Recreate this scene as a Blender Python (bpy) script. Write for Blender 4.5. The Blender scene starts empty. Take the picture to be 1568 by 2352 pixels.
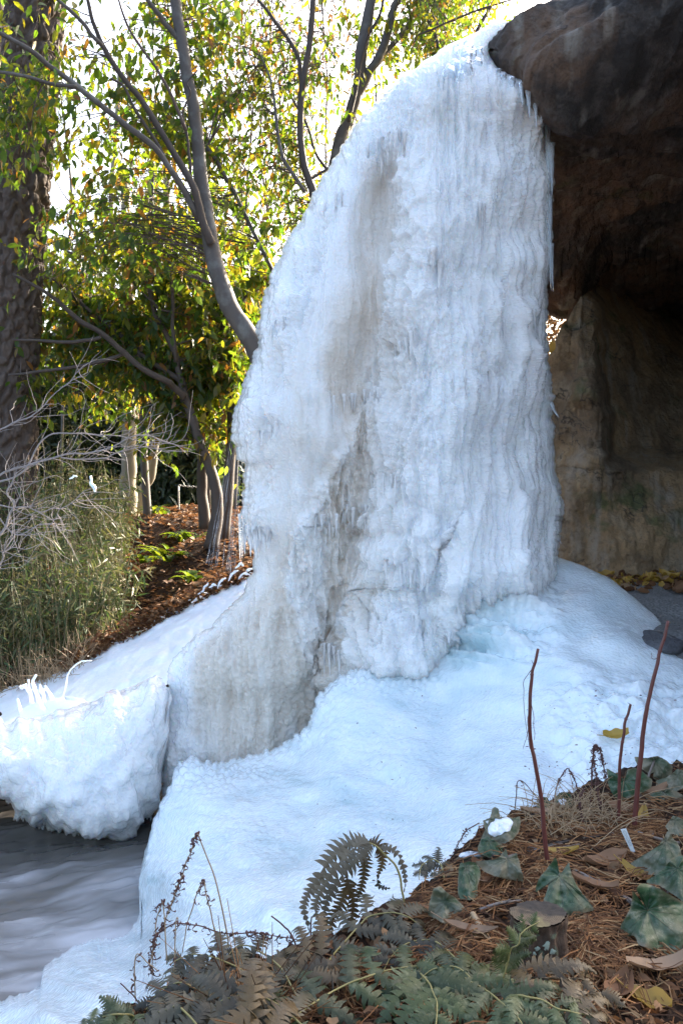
import bpy, math, random
import numpy as np
from mathutils import Vector, Matrix

random.seed(7)
RS = np.random.RandomState(11)
scene = bpy.context.scene
COL = scene.collection

# ------------------------------------------------------------------ camera, sky, sun, exposure
H = 2.0                      # eye height above the stream
F = 2205.0                   # focal length in picture units (picture is 1568 x 2352)
CX, CY = 784.0, 1176.0
cam_d = bpy.data.cameras.new('camera')
cam_d.sensor_fit = 'VERTICAL'
cam_d.sensor_height = 36.0
cam_d.lens = 36.0 * F / 2352.0
cam_d.clip_start = 0.05
cam_d.clip_end = 900
cam = bpy.data.objects.new('camera', cam_d)
cam.location = (0, 0, H)
cam.rotation_euler = (math.radians(90), 0, 0)
COL.objects.link(cam)
scene.camera = cam

SUN_DIR = Vector((0.80, 0.88, 0.60)).normalized()      # towards the sun: low, behind the fall, a little right
world = bpy.data.worlds.new('World')
scene.world = world
world.use_nodes = True
wn = world.node_tree
for n in list(wn.nodes):
    wn.nodes.remove(n)
sky = wn.nodes.new('ShaderNodeTexSky')
sky.sky_type = 'NISHITA'
sky.sun_disc = False
sky.sun_elevation = math.asin(SUN_DIR.z)
sky.sun_rotation = math.atan2(SUN_DIR.x, SUN_DIR.y)
sky.air_density = 1.0
sky.dust_density = 6.0
sky.ozone_density = 0.4
bg = wn.nodes.new('ShaderNodeBackground')
bg.inputs['Strength'].default_value = 0.12
wo = wn.nodes.new('ShaderNodeOutputWorld')
wn.links.new(sky.outputs[0], bg.inputs[0])
wn.links.new(bg.outputs[0], wo.inputs[0])
sun_d = bpy.data.lights.new('sun', 'SUN')
sun_d.energy = 3.6
sun_d.angle = math.radians(0.6)
sun_d.color = (1.0, 0.90, 0.76)
sun = bpy.data.objects.new('sun', sun_d)
sun.rotation_euler = SUN_DIR.to_track_quat('Z', 'Y').to_euler()
COL.objects.link(sun)
vs = scene.view_settings
vs.view_transform = 'Standard'
vs.look = 'None'
vs.exposure = 2.68
vs.gamma = 1.0
vs.use_curve_mapping = False
scene.cycles.use_denoising = True
scene.cycles.max_bounces = 8
scene.cycles.diffuse_bounces = 4
scene.cycles.glossy_bounces = 3
scene.cycles.transmission_bounces = 5
scene.cycles.transparent_max_bounces = 8

# ------------------------------------------------------------------ numeric helpers
def P(x, y, d):
    """picture point (1568 x 2352 units) at distance d -> world coordinates (arrays allowed)"""
    x = np.asarray(x, float); y = np.asarray(y, float); d = np.asarray(d, float)
    return np.stack([(x - CX) / F * d, d + 0 * x, H - (y - CY) / F * d], -1)

def PV(x, y, d):
    return Vector(((x - CX) / F * d, d, H - (y - CY) / F * d))

def _hash(ix, iy, iz, seed):
    h = (ix.astype(np.uint32) * np.uint32(374761393) + iy.astype(np.uint32) * np.uint32(668265263)
         + iz.astype(np.uint32) * np.uint32(2147483647) + np.uint32((seed * 974634721 + 12345) & 0xffffffff))
    h = (h ^ (h >> np.uint32(13))) * np.uint32(1274126177)
    h = (h ^ (h >> np.uint32(16))) * np.uint32(2246822519)
    h = h ^ (h >> np.uint32(15))
    return h.astype(np.float32) * np.float32(2.0 / 4294967295.0) - np.float32(1)

def noise2(x, y, seed=0):
    x = np.asarray(x, np.float32); y = np.asarray(y, np.float32)
    fx = np.floor(x); fy = np.floor(y)
    ix = fx.astype(np.int64); iy = fy.astype(np.int64)
    u = x - fx; v = y - fy
    u = u * u * u * (u * (u * 6 - 15) + 10); v = v * v * v * (v * (v * 6 - 15) + 10)
    z = np.zeros_like(ix)
    a = _hash(ix, iy, z, seed); b = _hash(ix + 1, iy, z, seed)
    c = _hash(ix, iy + 1, z, seed); d = _hash(ix + 1, iy + 1, z, seed)
    return (a * (1 - u) + b * u) * (1 - v) + (c * (1 - u) + d * u) * v

def fbm(x, y, seed=0, octv=4, gain=0.5):
    s = 0; a = 1.0; t = 0
    for i in range(octv):
        s = s + a * noise2(x * 2 ** i + 17.3 * i, y * 2 ** i - 9.1 * i, seed + i * 31)
        t += a; a *= gain
    return s / t

def billow(x, y, seed=0, octv=3):
    s = 0; a = 1.0; t = 0
    for i in range(octv):
        s = s + a * (1 - 2 * np.abs(noise2(x * 2 ** i + 7.3 * i, y * 2 ** i + 3.1 * i, seed + i * 17)))
        t += a; a *= 0.5
    return s / t

def cells(x, y, seed=0):
    """distance to the nearest jittered cell point: rounded lumps"""
    fx = np.floor(x).astype(np.int64); fy = np.floor(y).astype(np.int64)
    best = np.full(np.shape(x), 9.0, np.float32)
    z = np.zeros_like(fx)
    for i in (-1, 0, 1):
        for j in (-1, 0, 1):
            cx = fx + i; cy = fy + j
            px = cx + 0.5 + 0.45 * _hash(cx, cy, z, seed); py = cy + 0.5 + 0.45 * _hash(cx, cy, z, seed + 5)
            dd = (px - x) ** 2 + (py - y) ** 2
            best = np.minimum(best, dd)
    return np.sqrt(best)

def smooth(a, b, x):
    t = np.clip((x - a) / (b - a), 0, 1)
    return t * t * (3 - 2 * t)

def curve(tab, q):
    tab = sorted(tab)
    return np.interp(q, [t[0] for t in tab], [t[1] for t in tab])

def tps(ctrl, x, y, scale=500.0, lam=1e-3):
    """smooth surface through scattered (x, y, value)"""
    c = np.array(ctrl, float)
    p = c[:, :2] / scale; v = c[:, 2]
    n = len(p)
    def U(r2):
        return 0.5 * r2 * np.log(r2 + 1e-12)
    K = U(((p[:, None] - p[None]) ** 2).sum(-1)) + lam * np.eye(n)
    Q = np.hstack([np.ones((n, 1)), p])
    A = np.block([[K, Q], [Q.T, np.zeros((3, 3))]])
    w = np.linalg.solve(A, np.concatenate([v, np.zeros(3)]))
    xs = np.asarray(x, float) / scale; ys = np.asarray(y, float) / scale
    out = w[n] + w[n + 1] * xs + w[n + 2] * ys
    for i in range(n):
        out = out + w[i] * U((xs - p[i, 0]) ** 2 + (ys - p[i, 1]) ** 2)
    return out

# ------------------------------------------------------------------ mesh helpers
def link(o, parent=None):
    COL.objects.link(o)
    if parent is not None:
        o.parent = parent
        o.matrix_parent_inverse = Matrix.Translation(parent.location).inverted() if parent.location.length > 0 else Matrix()
    return o

def raw_mesh(name, V, Fq, Ft=None, mat=None, sm=True, tint=None, attr='tint'):
    V = np.asarray(V, np.float32).reshape(-1, 3)
    Fq = np.asarray(Fq if Fq is not None else np.zeros((0, 4)), np.int32).reshape(-1, 4)
    Ft = np.asarray(Ft if Ft is not None else np.zeros((0, 3)), np.int32).reshape(-1, 3)
    me = bpy.data.meshes.new(name)
    me.vertices.add(len(V)); me.vertices.foreach_set('co', V.ravel())
    nl = Fq.size + Ft.size
    me.loops.add(nl); me.loops.foreach_set('vertex_index', np.concatenate([Fq.ravel(), Ft.ravel()]))
    nf = len(Fq) + len(Ft)
    me.polygons.add(nf)
    st = np.concatenate([np.arange(len(Fq)) * 4, len(Fq) * 4 + np.arange(len(Ft)) * 3]).astype(np.int32)
    me.polygons.foreach_set('loop_start', st)
    me.polygons.foreach_set('use_smooth', np.full(nf, sm, bool))
    me.update(calc_edges=True)
    if tint is not None:
        at = me.attributes.new(attr, 'FLOAT', 'POINT')
        at.data.foreach_set('value', np.asarray(tint, np.float32).ravel())
    if mat is not None:
        me.materials.append(mat)
    return me

def obj(name, me, parent=None, kind=None):
    o = bpy.data.objects.new(name, me)
    link(o, parent)
    if kind:
        o['kind'] = kind
    return o

def tag(o, label, cat, group=None):
    o['label'] = label; o['category'] = cat
    if group:
        o['group'] = group
    return o

def empty(name, loc, label, cat, group=None):
    o = bpy.data.objects.new(name, None)
    o.location = loc
    COL.objects.link(o)
    return tag(o, label, cat, group)

def grid_quads(nu, nv, close_u=False, off=0):
    """vertex index = v * nu + u"""
    uu = np.arange(nu if close_u else nu - 1)
    vv = np.arange(nv - 1)
    U, Vv = np.meshgrid(uu, vv)
    U2 = (U + 1) % nu
    q = np.stack([Vv * nu + U, Vv * nu + U2, (Vv + 1) * nu + U2, (Vv + 1) * nu + U], -1).reshape(-1, 4)
    return q + off

def grid_normals(G, close_u=False):
    du = np.roll(G, -1, 1) - np.roll(G, 1, 1)
    if not close_u:
        du[:, 0] = G[:, 1] - G[:, 0]; du[:, -1] = G[:, -1] - G[:, -2]
    dv = np.gradient(G, axis=0)
    n = np.cross(du, dv)
    return n / (np.linalg.norm(n, axis=-1, keepdims=True) + 1e-9)

class Tubes:
    """collects tapered tubes into one mesh"""
    def __init__(self):
        self.V = []; self.Q = []; self.T = []; self.n = 0
    def add(self, pts, rad, sides=6, cap=True, rough=0.0, seed=0):
        pts = np.asarray(pts, float)
        k = len(pts)
        rad = np.broadcast_to(np.asarray(rad, float), (k,))
        t = np.gradient(pts, axis=0); t /= np.linalg.norm(t, axis=1, keepdims=True) + 1e-9
        a = np.array([0, 0, 1.0]) if abs(t[0, 2]) < 0.9 else np.array([0, 1.0, 0])
        if np.mean(np.abs(t[:, 2])) > 0.8: a = np.array([0, 1.0, 0])
        s = np.cross(t, a); s /= np.linalg.norm(s, axis=1, keepdims=True) + 1e-9
        b = np.cross(s, t)
        ang = np.arange(sides) * 2 * math.pi / sides
        R = rad[:, None] * np.ones(sides)
        if rough:
            R = R * (1 + rough * noise2(np.arange(k)[:, None] * 0.9 + seed * 3.7, np.cos(ang)[None] * 1.5 + seed + np.sin(ang)[None] * 0.7, 3))
        V = pts[:, None] + R[..., None] * (np.cos(ang)[None, :, None] * s[:, None] + np.sin(ang)[None, :, None] * b[:, None])
        self.V.append(V.reshape(-1, 3)); self.Q.append(grid_quads(sides, k, True, self.n))
        if cap:
            i = np.arange(1, sides - 1)
            lo = self.n; hi = self.n + (k - 1) * sides
            self.T.append(np.stack([np.full(sides - 2, hi), hi + i, hi + i + 1], -1))
            self.T.append(np.stack([np.full(sides - 2, lo), lo + i + 1, lo + i], -1))
        self.n += k * sides
    def mesh(self, name, mat, sm=True):
        return raw_mesh(name, np.concatenate(self.V), np.concatenate(self.Q), np.concatenate(self.T) if self.T else None, mat, sm)

def resample(pts, n, wob=0.0, seed=0):
    """smooth (Catmull-Rom) resampling of a polyline, with an optional wobble"""
    p = np.asarray(pts, float)
    q = np.vstack([2 * p[0] - p[1], p, 2 * p[-1] - p[-2]])
    u = np.linspace(0, len(p) - 1 - 1e-6, n)
    i = u.astype(int); f = (u - i)[:, None]
    a, b, c, d = q[i], q[i + 1], q[i + 2], q[i + 3]
    r = 0.5 * (2 * b + (c - a) * f + (2 * a - 5 * b + 4 * c - d) * f ** 2 + (3 * b - a - 3 * c + d) * f ** 3)
    if wob:
        r = r + wob * np.stack([noise2(u * 1.7 + seed * 5.1, u * 0 + k * 7.7, 5) for k in range(r.shape[1])], -1) * np.sin(np.linspace(0, math.pi, n))[:, None]
    return r

def rots(n, tilt_lo, tilt_hi, rs):
    """n random orientations of a leaf whose +X axis hangs down by a random tilt"""
    yaw = rs.uniform(0, 2 * math.pi, n); til = rs.uniform(tilt_lo, tilt_hi, n); rol = rs.uniform(-1.2, 1.2, n)
    x = np.stack([np.cos(yaw) * np.cos(til), np.sin(yaw) * np.cos(til), -np.sin(til)], -1)
    s = np.stack([-np.sin(yaw), np.cos(yaw), 0 * yaw], -1)
    z = np.cross(x, s)
    y2 = s * np.cos(rol)[:, None] + z * np.sin(rol)[:, None]
    z2 = np.cross(x, y2)
    return np.stack([x, y2, z2], -1)          # columns are the axes

def scatter_mesh(name, TV, TQ, TT, M, pos, sc, mat, sm=True):
    TV = np.asarray(TV, float)
    n = len(pos)
    sc = np.asarray(sc, float).reshape(n, -1)
    V = np.einsum('nij,nkj->nki', M, TV[None] * sc[:, None, :]) + np.asarray(pos)[:, None]
    off = (np.arange(n) * len(TV))[:, None, None]
    Q = (np.asarray(TQ).reshape(1, -1, 4) + off).reshape(-1, 4) if TQ is not None and len(TQ) else None
    T = (np.asarray(TT).reshape(1, -1, 3) + off).reshape(-1, 3) if TT is not None and len(TT) else None
    return raw_mesh(name, V.reshape(-1, 3), Q, T, mat, sm)

# a small folded, arched leaf, one unit long, along +X
LEAF_V = [(0, 0, 0), (.3, .19, .03), (.32, 0, -.03), (.3, -.19, .03), (.68, .17, -.03), (.68, 0, -.08), (.68, -.17, -.03), (1, 0, -.2)]
LEAF_Q = [(1, 4, 5, 2), (2, 5, 6, 3)]
LEAF_T = [(0, 1, 2), (0, 2, 3), (4, 7, 5), (5, 7, 6)]
SMALL_V = [(0, 0, 0), (.45, .2, .04), (.5, 0, -.04), (.45, -.2, .04), (1, 0, -.12)]
SMALL_T = [(0, 1, 2), (0, 2, 3), (1, 4, 2), (2, 4, 3)]
BLADE_V = [(0, 0, 0), (.3, .055, .01), (.3, -.055, .01), (.7, .045, -.05), (.7, -.045, -.05), (1, 0, -.16)]
BLADE_Q = [(2, 4, 3, 1)]
BLADE_T = [(0, 2, 1), (3, 4, 5)]

# ------------------------------------------------------------------ materials
class NT:
    def __init__(self, name):
        self.m = bpy.data.materials.new(name); self.m.use_nodes = True
        self.t = self.m.node_tree
        for n in list(self.t.nodes): self.t.nodes.remove(n)
        self.out = self.t.nodes.new('ShaderNodeOutputMaterial')
    def n(self, typ, **kw):
        nd = self.t.nodes.new(typ)
        for k, v in kw.items():
            if k.startswith('i_'):
                key = k[2:].replace('_', ' ')
                nd.inputs[key].default_value = v
            else: setattr(nd, k, v)
        return nd
    def l(self, a, b): self.t.links.new(a, b)
    def coord(self, kind='Object', scale=(1, 1, 1)):
        c = self.n('ShaderNodeTexCoord'); mp = self.n('ShaderNodeMapping')
        mp.inputs['Scale'].default_value = scale
        self.l(c.outputs[kind], mp.inputs[0]); return mp.outputs[0]
    def noise(self, scale, detail=4, vec=None, rough=0.55, dist=0):
        nd = self.n('ShaderNodeTexNoise', i_Scale=scale, i_Detail=detail, i_Roughness=rough, i_Distortion=dist)
        if vec is not None: self.l(vec, nd.inputs['Vector'])
        return nd.outputs[0]
    def voro(self, scale, vec=None, feature='F1', out=0):
        nd = self.n('ShaderNodeTexVoronoi', i_Scale=scale); nd.feature = feature
        if vec is not None: self.l(vec, nd.inputs['Vector'])
        return nd.outputs[out]
    def ramp(self, fac, stops):
        r = self.n('ShaderNodeValToRGB'); e = r.color_ramp.elements
        while len(e) < len(stops): e.new(0.5)
        for k, (p, c) in zip(e, stops):
            k.position = p; k.color = (*c, 1) if len(c) == 3 else c
        self.l(fac, r.inputs[0]); return r.outputs[0]
    def mix(self, fac, a, b, blend='MIX'):
        m = self.n('ShaderNodeMix', data_type='RGBA', blend_type=blend)
        for s, v in ((m.inputs[0], fac), (m.inputs[6], a), (m.inputs[7], b)):
            if hasattr(v, 'is_output'): self.l(v, s)
            elif isinstance(v, (int, float)): s.default_value = v
            else: s.default_value = (*v, 1)
        return m.outputs[2]
    def math(self, op, a, b=0.5):
        m = self.n('ShaderNodeMath', operation=op)
        for s, v in ((m.inputs[0], a), (m.inputs[1], b)):
            if hasattr(v, 'is_output'): self.l(v, s)
            else: s.default_value = v
        return m.outputs[0]
    def bump(self, h, strength=0.5, dist=0.01, prev=None):
        b = self.n('ShaderNodeBump', i_Strength=strength, i_Distance=dist)
        self.l(h, b.inputs['Height'])
        if prev is not None: self.l(prev, b.inputs['Normal'])
        return b.outputs[0]
    def princ(self, color, rough=0.6, normal=None, **kw):
        p = self.n('ShaderNodeBsdfPrincipled')
        if hasattr(color, 'is_output'): self.l(color, p.inputs['Base Color'])
        else: p.inputs['Base Color'].default_value = (*color, 1)
        if hasattr(rough, 'is_output'): self.l(rough, p.inputs['Roughness'])
        else: p.inputs['Roughness'].default_value = rough
        if normal is not None: self.l(normal, p.inputs['Normal'])
        for k, v in kw.items(): p.inputs[k.replace('_', ' ')].default_value = v
        return p
    def done(self, sh):
        self.l(sh.outputs[0] if hasattr(sh, 'outputs') else sh, self.out.inputs[0]); return self.m

def mat_ice(name, white, muddy, rough=0.16, fine=70, sss=0.8, bump=0.75):
    t = NT(name)
    co = t.coord('Object')
    at = t.n('ShaderNodeAttribute', attribute_name='tint')
    n1 = t.noise(3.0, 5, co); n2 = t.noise(14, 4, co)
    c = t.mix(t.math('MULTIPLY', n1, 0.55), white, (white[0] * .82, white[1] * .88, white[2] * .93))
    c = t.mix(at.outputs['Fac'], c, muddy)
    n3 = t.voro(fine, co, 'SMOOTH_F1'); n4 = t.noise(fine * 2.2, 3, co)
    b = t.bump(n3, bump, 0.012); b = t.bump(n4, bump * .7, 0.006, b)
    r = t.ramp(n2, [(0.3, (rough * .5,) * 3), (0.7, (rough * 2.2,) * 3)])
    p = t.princ(c, r, b)
    p.inputs['IOR'].default_value = 1.32
    p.inputs['Coat Weight'].default_value = 0.6; p.inputs['Coat Roughness'].default_value = 0.06; p.inputs['Coat IOR'].default_value = 1.33
    p.inputs['Subsurface Weight'].default_value = sss
    p.inputs['Subsurface Radius'].default_value = (0.7, 0.87, 1.0)
    p.inputs['Subsurface Scale'].default_value = 0.22
    return t.done(p)

ICE = mat_ice('ice_crust', (0.95, 0.955, 0.965), (0.69, 0.61, 0.52))
ICE_APRON = mat_ice('ice_apron', (0.86, 0.92, 0.95), (0.42, 0.58, 0.62), rough=0.15, fine=62, sss=0.6, bump=0.5)

def mat_clear():
    t = NT('clear_ice')
    co = t.coord('Object')
    b = t.bump(t.noise(40, 3, co), 0.35, 0.01)
    g = t.princ((0.85, 0.92, 0.98), 0.06, b, IOR=1.31)
    g.inputs['Transmission Weight'].default_value = 0.75
    return t.done(g)
CLEAR = mat_clear()

def mat_snow(name='snow'):
    t = NT(name)
    co = t.coord('Object')
    n = t.noise(9, 5, co)
    c = t.mix(n, (0.86, 0.89, 0.93), (0.78, 0.83, 0.90))
    b = t.bump(t.noise(26, 5, co), 0.35, 0.03)
    p = t.princ(c, 0.32, b)
    p.inputs['Subsurface Weight'].default_value = 0.25
    p.inputs['Subsurface Radius'].default_value = (0.5, 0.8, 1)
    p.inputs['Subsurface Scale'].default_value = 0.05
    return t.done(p)
SNOW = mat_snow()

def mat_rock(name, warm, dark, grey, moss=0.62):
    t = NT(name)
    co = t.coord('Object')
    n1 = t.noise(1.1, 6, co, 0.6, 0.6); n2 = t.noise(5.5, 8, co, 0.65); n3 = t.noise(30, 5, co, 0.7)
    c = t.mix(t.ramp(n1, [(0.44, (0,) * 3), (0.60, (1,) * 3)]), dark, warm)
    c = t.mix(t.ramp(n2, [(0.48, (0,) * 3), (0.68, (.8,) * 3)]), c, grey)
    mo = t.noise(1.9, 5, t.coord('Object', (1, 1, 1.4)), 0.6, 0.3)
    c = t.mix(t.ramp(mo, [(moss, (0,) * 3), (moss + .09, (.8,) * 3)]), c, (0.055, 0.075, 0.02))
    # pale mineral streaks running down the face, and white specks
    st = t.noise(3.2, 4, t.coord('Object', (2.2, 1, 0.35)), 0.5)
    c = t.mix(t.ramp(st, [(0.57, (0,) * 3), (0.68, (.6,) * 3)]), c, (0.28, 0.25, 0.21))
    cr = t.math('ABSOLUTE', t.math('SUBTRACT', t.noise(0.9, 5, t.coord('Object', (1, 1, 1.9)), .62, .8), .5))
    ck = t.math('MULTIPLY', t.ramp(cr, [(0.0, (.9,) * 3), (0.012, (0,) * 3)]), t.ramp(t.noise(1.3, 2, co), [(.46, (0,) * 3), (.56, (1,) * 3)]))
    c = t.mix(ck, c, (0.02, 0.016, 0.014))
    c = t.mix(t.ramp(n3, [(0.3, (.55,) * 3), (0.5, (0,) * 3)]), c, (dark[0] * .5, dark[1] * .5, dark[2] * .5))
    b = t.bump(n2, 0.8, 0.08); b = t.bump(n3, 0.8, 0.02, b)
    return t.done(t.princ(c, 0.75, b))
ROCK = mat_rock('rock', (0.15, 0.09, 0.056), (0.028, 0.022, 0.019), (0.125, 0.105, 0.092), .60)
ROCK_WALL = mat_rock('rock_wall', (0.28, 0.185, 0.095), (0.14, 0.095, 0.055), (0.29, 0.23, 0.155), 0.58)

def mat_bark(name, a, b_, scale=(14, 14, 4), rough=0.85, strength=0.8, lich=None):
    t = NT(name)
    co = t.coord('Object', scale)
    n = t.noise(1.0, 6, co, 0.6, 0.4)
    c = t.mix(n, a, b_)
    n2 = t.noise(6, 4, t.coord('Object'))
    if lich is not None:
        c = t.mix(t.ramp(n2, [(0.5, (0,) * 3), (0.66, (.8,) * 3)]), c, lich)
    return t.done(t.princ(c, rough, t.bump(n, strength, 0.02)))
BARK_PINE = mat_bark('pine_bark', (0.035, 0.025, 0.020), (0.15, 0.112, 0.092), (11, 11, 5))
BARK = mat_bark('smooth_bark', (0.05, 0.042, 0.037), (0.11, 0.095, 0.085), (9, 9, 3), 0.7, 0.3, (0.15, 0.15, 0.14))
BARK_DARK = mat_bark('dark_bark', (0.035, 0.026, 0.022), (0.085, 0.066, 0.055), (14, 14, 4), 0.75, 0.4)
BARK_PALE = mat_bark('pale_bark', (0.16, 0.14, 0.10), (0.30, 0.27, 0.20), (6, 6, 2), 0.8, 0.3)
TWIG = mat_bark('bare_twig', (0.20, 0.17, 0.16), (0.33, 0.30, 0.29), (30, 30, 8), 0.8, 0.2)
TWIG_DARK = mat_bark('fine_twig', (0.05, 0.035, 0.03), (0.13, 0.09, 0.075), (30, 30, 8), 0.8, 0.2)

def mat_leaf(name, stops, trans, tfac=0.45, rough=0.42, spec=0.5):
    t = NT(name)
    g = t.n('ShaderNodeNewGeometry'); oi = t.n('ShaderNodeObjectInfo')
    r = t.math('FRACT', t.math('ADD', g.outputs['Random Per Island'], oi.outputs['Random']))
    c = t.ramp(r, stops)
    nz = t.noise(22, 3, t.coord('Object'))
    c = t.mix(t.math('MULTIPLY', nz, 0.5), c, (0.03, 0.03, 0.02))
    p = t.princ(c, rough); p.inputs['Specular IOR Level'].default_value = spec
    tr = t.n('ShaderNodeBsdfTranslucent')
    t.l(t.ramp(r, trans), tr.inputs[0])
    m = t.n('ShaderNodeMixShader', i_Fac=tfac)
    t.l(p.outputs[0], m.inputs[1]); t.l(tr.outputs[0], m.inputs[2])
    return t.done(m)
LEAF = mat_leaf('leaf', [(0, (0.035, 0.085, 0.035)), (0.45, (0.05, 0.10, 0.03)), (0.8, (0.09, 0.12, 0.03)), (0.9, (0.14, 0.10, 0.03)), (0.97, (0.24, 0.10, 0.04))],
                [(0, (0.09, 0.20, 0.012)), (0.5, (0.21, 0.30, 0.014)), (0.85, (0.40, 0.38, 0.015)), (0.95, (0.50, 0.25, 0.03))], 0.58)
LEAF_DRY = mat_leaf('dry_leaf', [(0, (0.12, 0.06, 0.035)), (0.5, (0.22, 0.12, 0.06)), (1, (0.30, 0.16, 0.08))], [(0, (0.3, .14, .05)), (1, (0.45, .25, .08))], 0.4)
LEAF_FAR = mat_leaf('evergreen_leaf', [(0, (0.022, 0.045, 0.024)), (0.6, (0.04, 0.07, 0.035)), (1, (0.08, 0.10, 0.045))], [(0, (0.05, .09, .02)), (1, (0.12, .15, .03))], 0.3)
BAMBOO = mat_leaf('bamboo_leaf', [(0, (0.03, 0.065, 0.03)), (0.45, (0.08, 0.12, 0.05)), (0.75, (0.16, 0.15, 0.07)), (1, (0.24, 0.19, 0.10))], [(0, (0.10, .18, .03)), (1, (0.22, .20, .06))], 0.2, .6, .3)
STRAP = mat_leaf('strap_leaf', [(0, (0.025, 0.065, 0.02)), (1, (0.05, 0.10, 0.02))], [(0, (0.12, .22, .01)), (1, (0.3, .35, .02))], 0.35, 0.25)
LITTER = mat_leaf('leaf_litter', [(0, (0.10, 0.045, 0.025)), (0.4, (0.19, 0.085, 0.04)), (0.75, (0.28, 0.15, 0.075)), (1, (0.36, 0.24, 0.14))], [(0, (0.2, .08, .03)), (1, (0.3, .15, .06))], 0.2, 0.7, .2)
NEEDLE = mat_leaf('pine_needle', [(0, (0.06, 0.024, 0.012)), (0.4, (0.19, 0.078, 0.032)), (0.75, (0.38, 0.17, 0.065)), (1, (0.50, 0.33, 0.17))], [(0, (0.2, .1, .04)), (1, (0.3, .16, .06))], 0.12, 0.6, .15)
YELLOW = mat_leaf('yellow_leaf', [(0, (0.42, 0.24, 0.035)), (1, (0.55, 0.34, 0.06))], [(0, (0.5, .3, .04)), (1, (0.6, .4, .08))], 0.3, 0.5)
BROWN = mat_leaf('brown_leaf', [(0, (0.22, 0.105, 0.055)), (0.6, (0.34, 0.19, 0.11)), (1, (0.40, 0.28, 0.19))], [(0, (0.2, .1, .05)), (1, (0.3, .18, .1))], 0.15, 0.7, .2)

def mat_simple(name, a, b_, scale=40, rough=0.6, bump=0.3, dist=0.004):
    t = NT(name)
    n = t.noise(scale, 5, t.coord('Object'))
    return t.done(t.princ(t.mix(n, a, b_), rough, t.bump(n, bump, dist)))
STEM_RED = mat_simple('red_stem', (0.075, 0.02, 0.017), (0.16, 0.045, 0.035), 30, 0.4)
CURL = mat_simple('curled_leaf', (0.06, 0.025, 0.022), (0.14, 0.06, 0.05), 60, 0.7)
STRAW = mat_simple('straw', (0.30, 0.20, 0.11), (0.42, 0.30, 0.18), 50, 0.6)
CULM = mat_simple('bamboo_culm', (0.085, 0.075, 0.035), (0.19, 0.15, 0.075), 20, 0.5)
STALK = mat_simple('fern_stalk', (0.20, 0.16, 0.055), (0.30, 0.26, 0.09), 40, 0.5)
PETIOLE = mat_simple('petiole', (0.13, 0.10, 0.085), (0.23, 0.19, 0.165), 40, 0.5)
STEEL = mat_simple('post_metal', (0.3, 0.3, 0.3), (0.5, 0.5, 0.5), 80, 0.4)

def mat_fern(name, a, b_, c_, rim=None):
    t = NT(name)
    co = t.coord('Object')
    n = t.noise(42, 6, co, 0.7); n2 = t.noise(13, 4, co, .6)
    c = t.mix(t.ramp(n2, [(0.35, (0,) * 3), (0.65, (1,) * 3)]), a, b_)
    c = t.mix(t.ramp(n, [(0.50, (0,) * 3), (0.80, (.85,) * 3)]), c, c_)
    oi = t.n('ShaderNodeObjectInfo')
    c = t.mix(1.0, c, t.ramp(oi.outputs['Random'], [(0, (.5, .5, .48)), (.5, (.95, .93, .88)), (1, (1.35, 1.32, 1.25))]), 'MULTIPLY') if rim is None else c
    if rim is not None:
        at = t.n('ShaderNodeAttribute', attribute_name='tint'); c = t.mix(at.outputs['Fac'], c, rim)
    p = t.princ(c, 0.42, t.bump(n, 0.6, 0.004)); p.inputs['Specular IOR Level'].default_value = .45
    tr = t.n('ShaderNodeBsdfTranslucent'); t.l(c, tr.inputs[0])
    m = t.n('ShaderNodeMixShader', i_Fac=0.18)
    t.l(p.outputs[0], m.inputs[1]); t.l(tr.outputs[0], m.inputs[2])
    return t.done(m)
FERN_GREY = mat_fern('fern_grey', (0.034, 0.036, 0.020), (0.085, 0.068, 0.042), (0.18, 0.155, 0.11))
FERN_TAN = mat_fern('fern_tan', (0.11, 0.09, 0.062), (0.17, 0.138, 0.10), (0.26, 0.225, 0.18))
FERN_GREEN = mat_fern('fern_green', (0.028, 0.052, 0.016), (0.075, 0.088, 0.028), (0.27, 0.28, 0.17))
FERN_BROWN = mat_fern('fern_brown', (0.07, 0.045, 0.02), (0.13, 0.085, 0.035), (0.11, 0.10, 0.075))
WILT = mat_fern('wilted_leaf', (0.014, 0.050, 0.016), (0.045, 0.10, 0.05), (0.27, 0.28, 0.21), (0.22, 0.175, 0.115))
WILT_GREY = mat_fern('wilted_leaf_grey', (0.05, 0.085, 0.045), (0.20, 0.18, 0.12), (0.36, 0.32, 0.24), (0.26, 0.20, 0.125))

def mat_soil():
    t = NT('soil')
    co = t.coord('Object')
    n = t.noise(18, 7, co, 0.7); n2 = t.noise(3, 4, co)
    c = t.mix(n, (0.012, 0.008, 0.006), (0.060, 0.034, 0.021))
    c = t.mix(t.ramp(n2, [(0.45, (0,) * 3), (0.75, (.5,) * 3)]), c, (0.10, 0.05, 0.027))
    p = t.princ(c, 0.9, t.bump(n, 0.9, 0.03)); p.inputs['Specular IOR Level'].default_value = .15
    return t.done(p)
SOIL = mat_soil()

def mat_water():
    t = NT('stream_water')
    co = t.coord('Object')
    n = t.noise(9, 4, co, 0.5)
    at = t.n('ShaderNodeAttribute', attribute_name='foam')
    f = at.outputs['Fac']
    c = t.mix(f, (0.095, 0.083, 0.070), (0.52, 0.51, 0.53))
    b = t.bump(n, 0.12, 0.02)
    r = t.math('ADD', t.math('MULTIPLY', f, 0.35), 0.10)
    p = t.princ(c, r, b); p.inputs['IOR'].default_value = 1.33
    p.inputs['Specular IOR Level'].default_value = 0.5
    return t.done(p)
WATER = mat_water()

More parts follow.
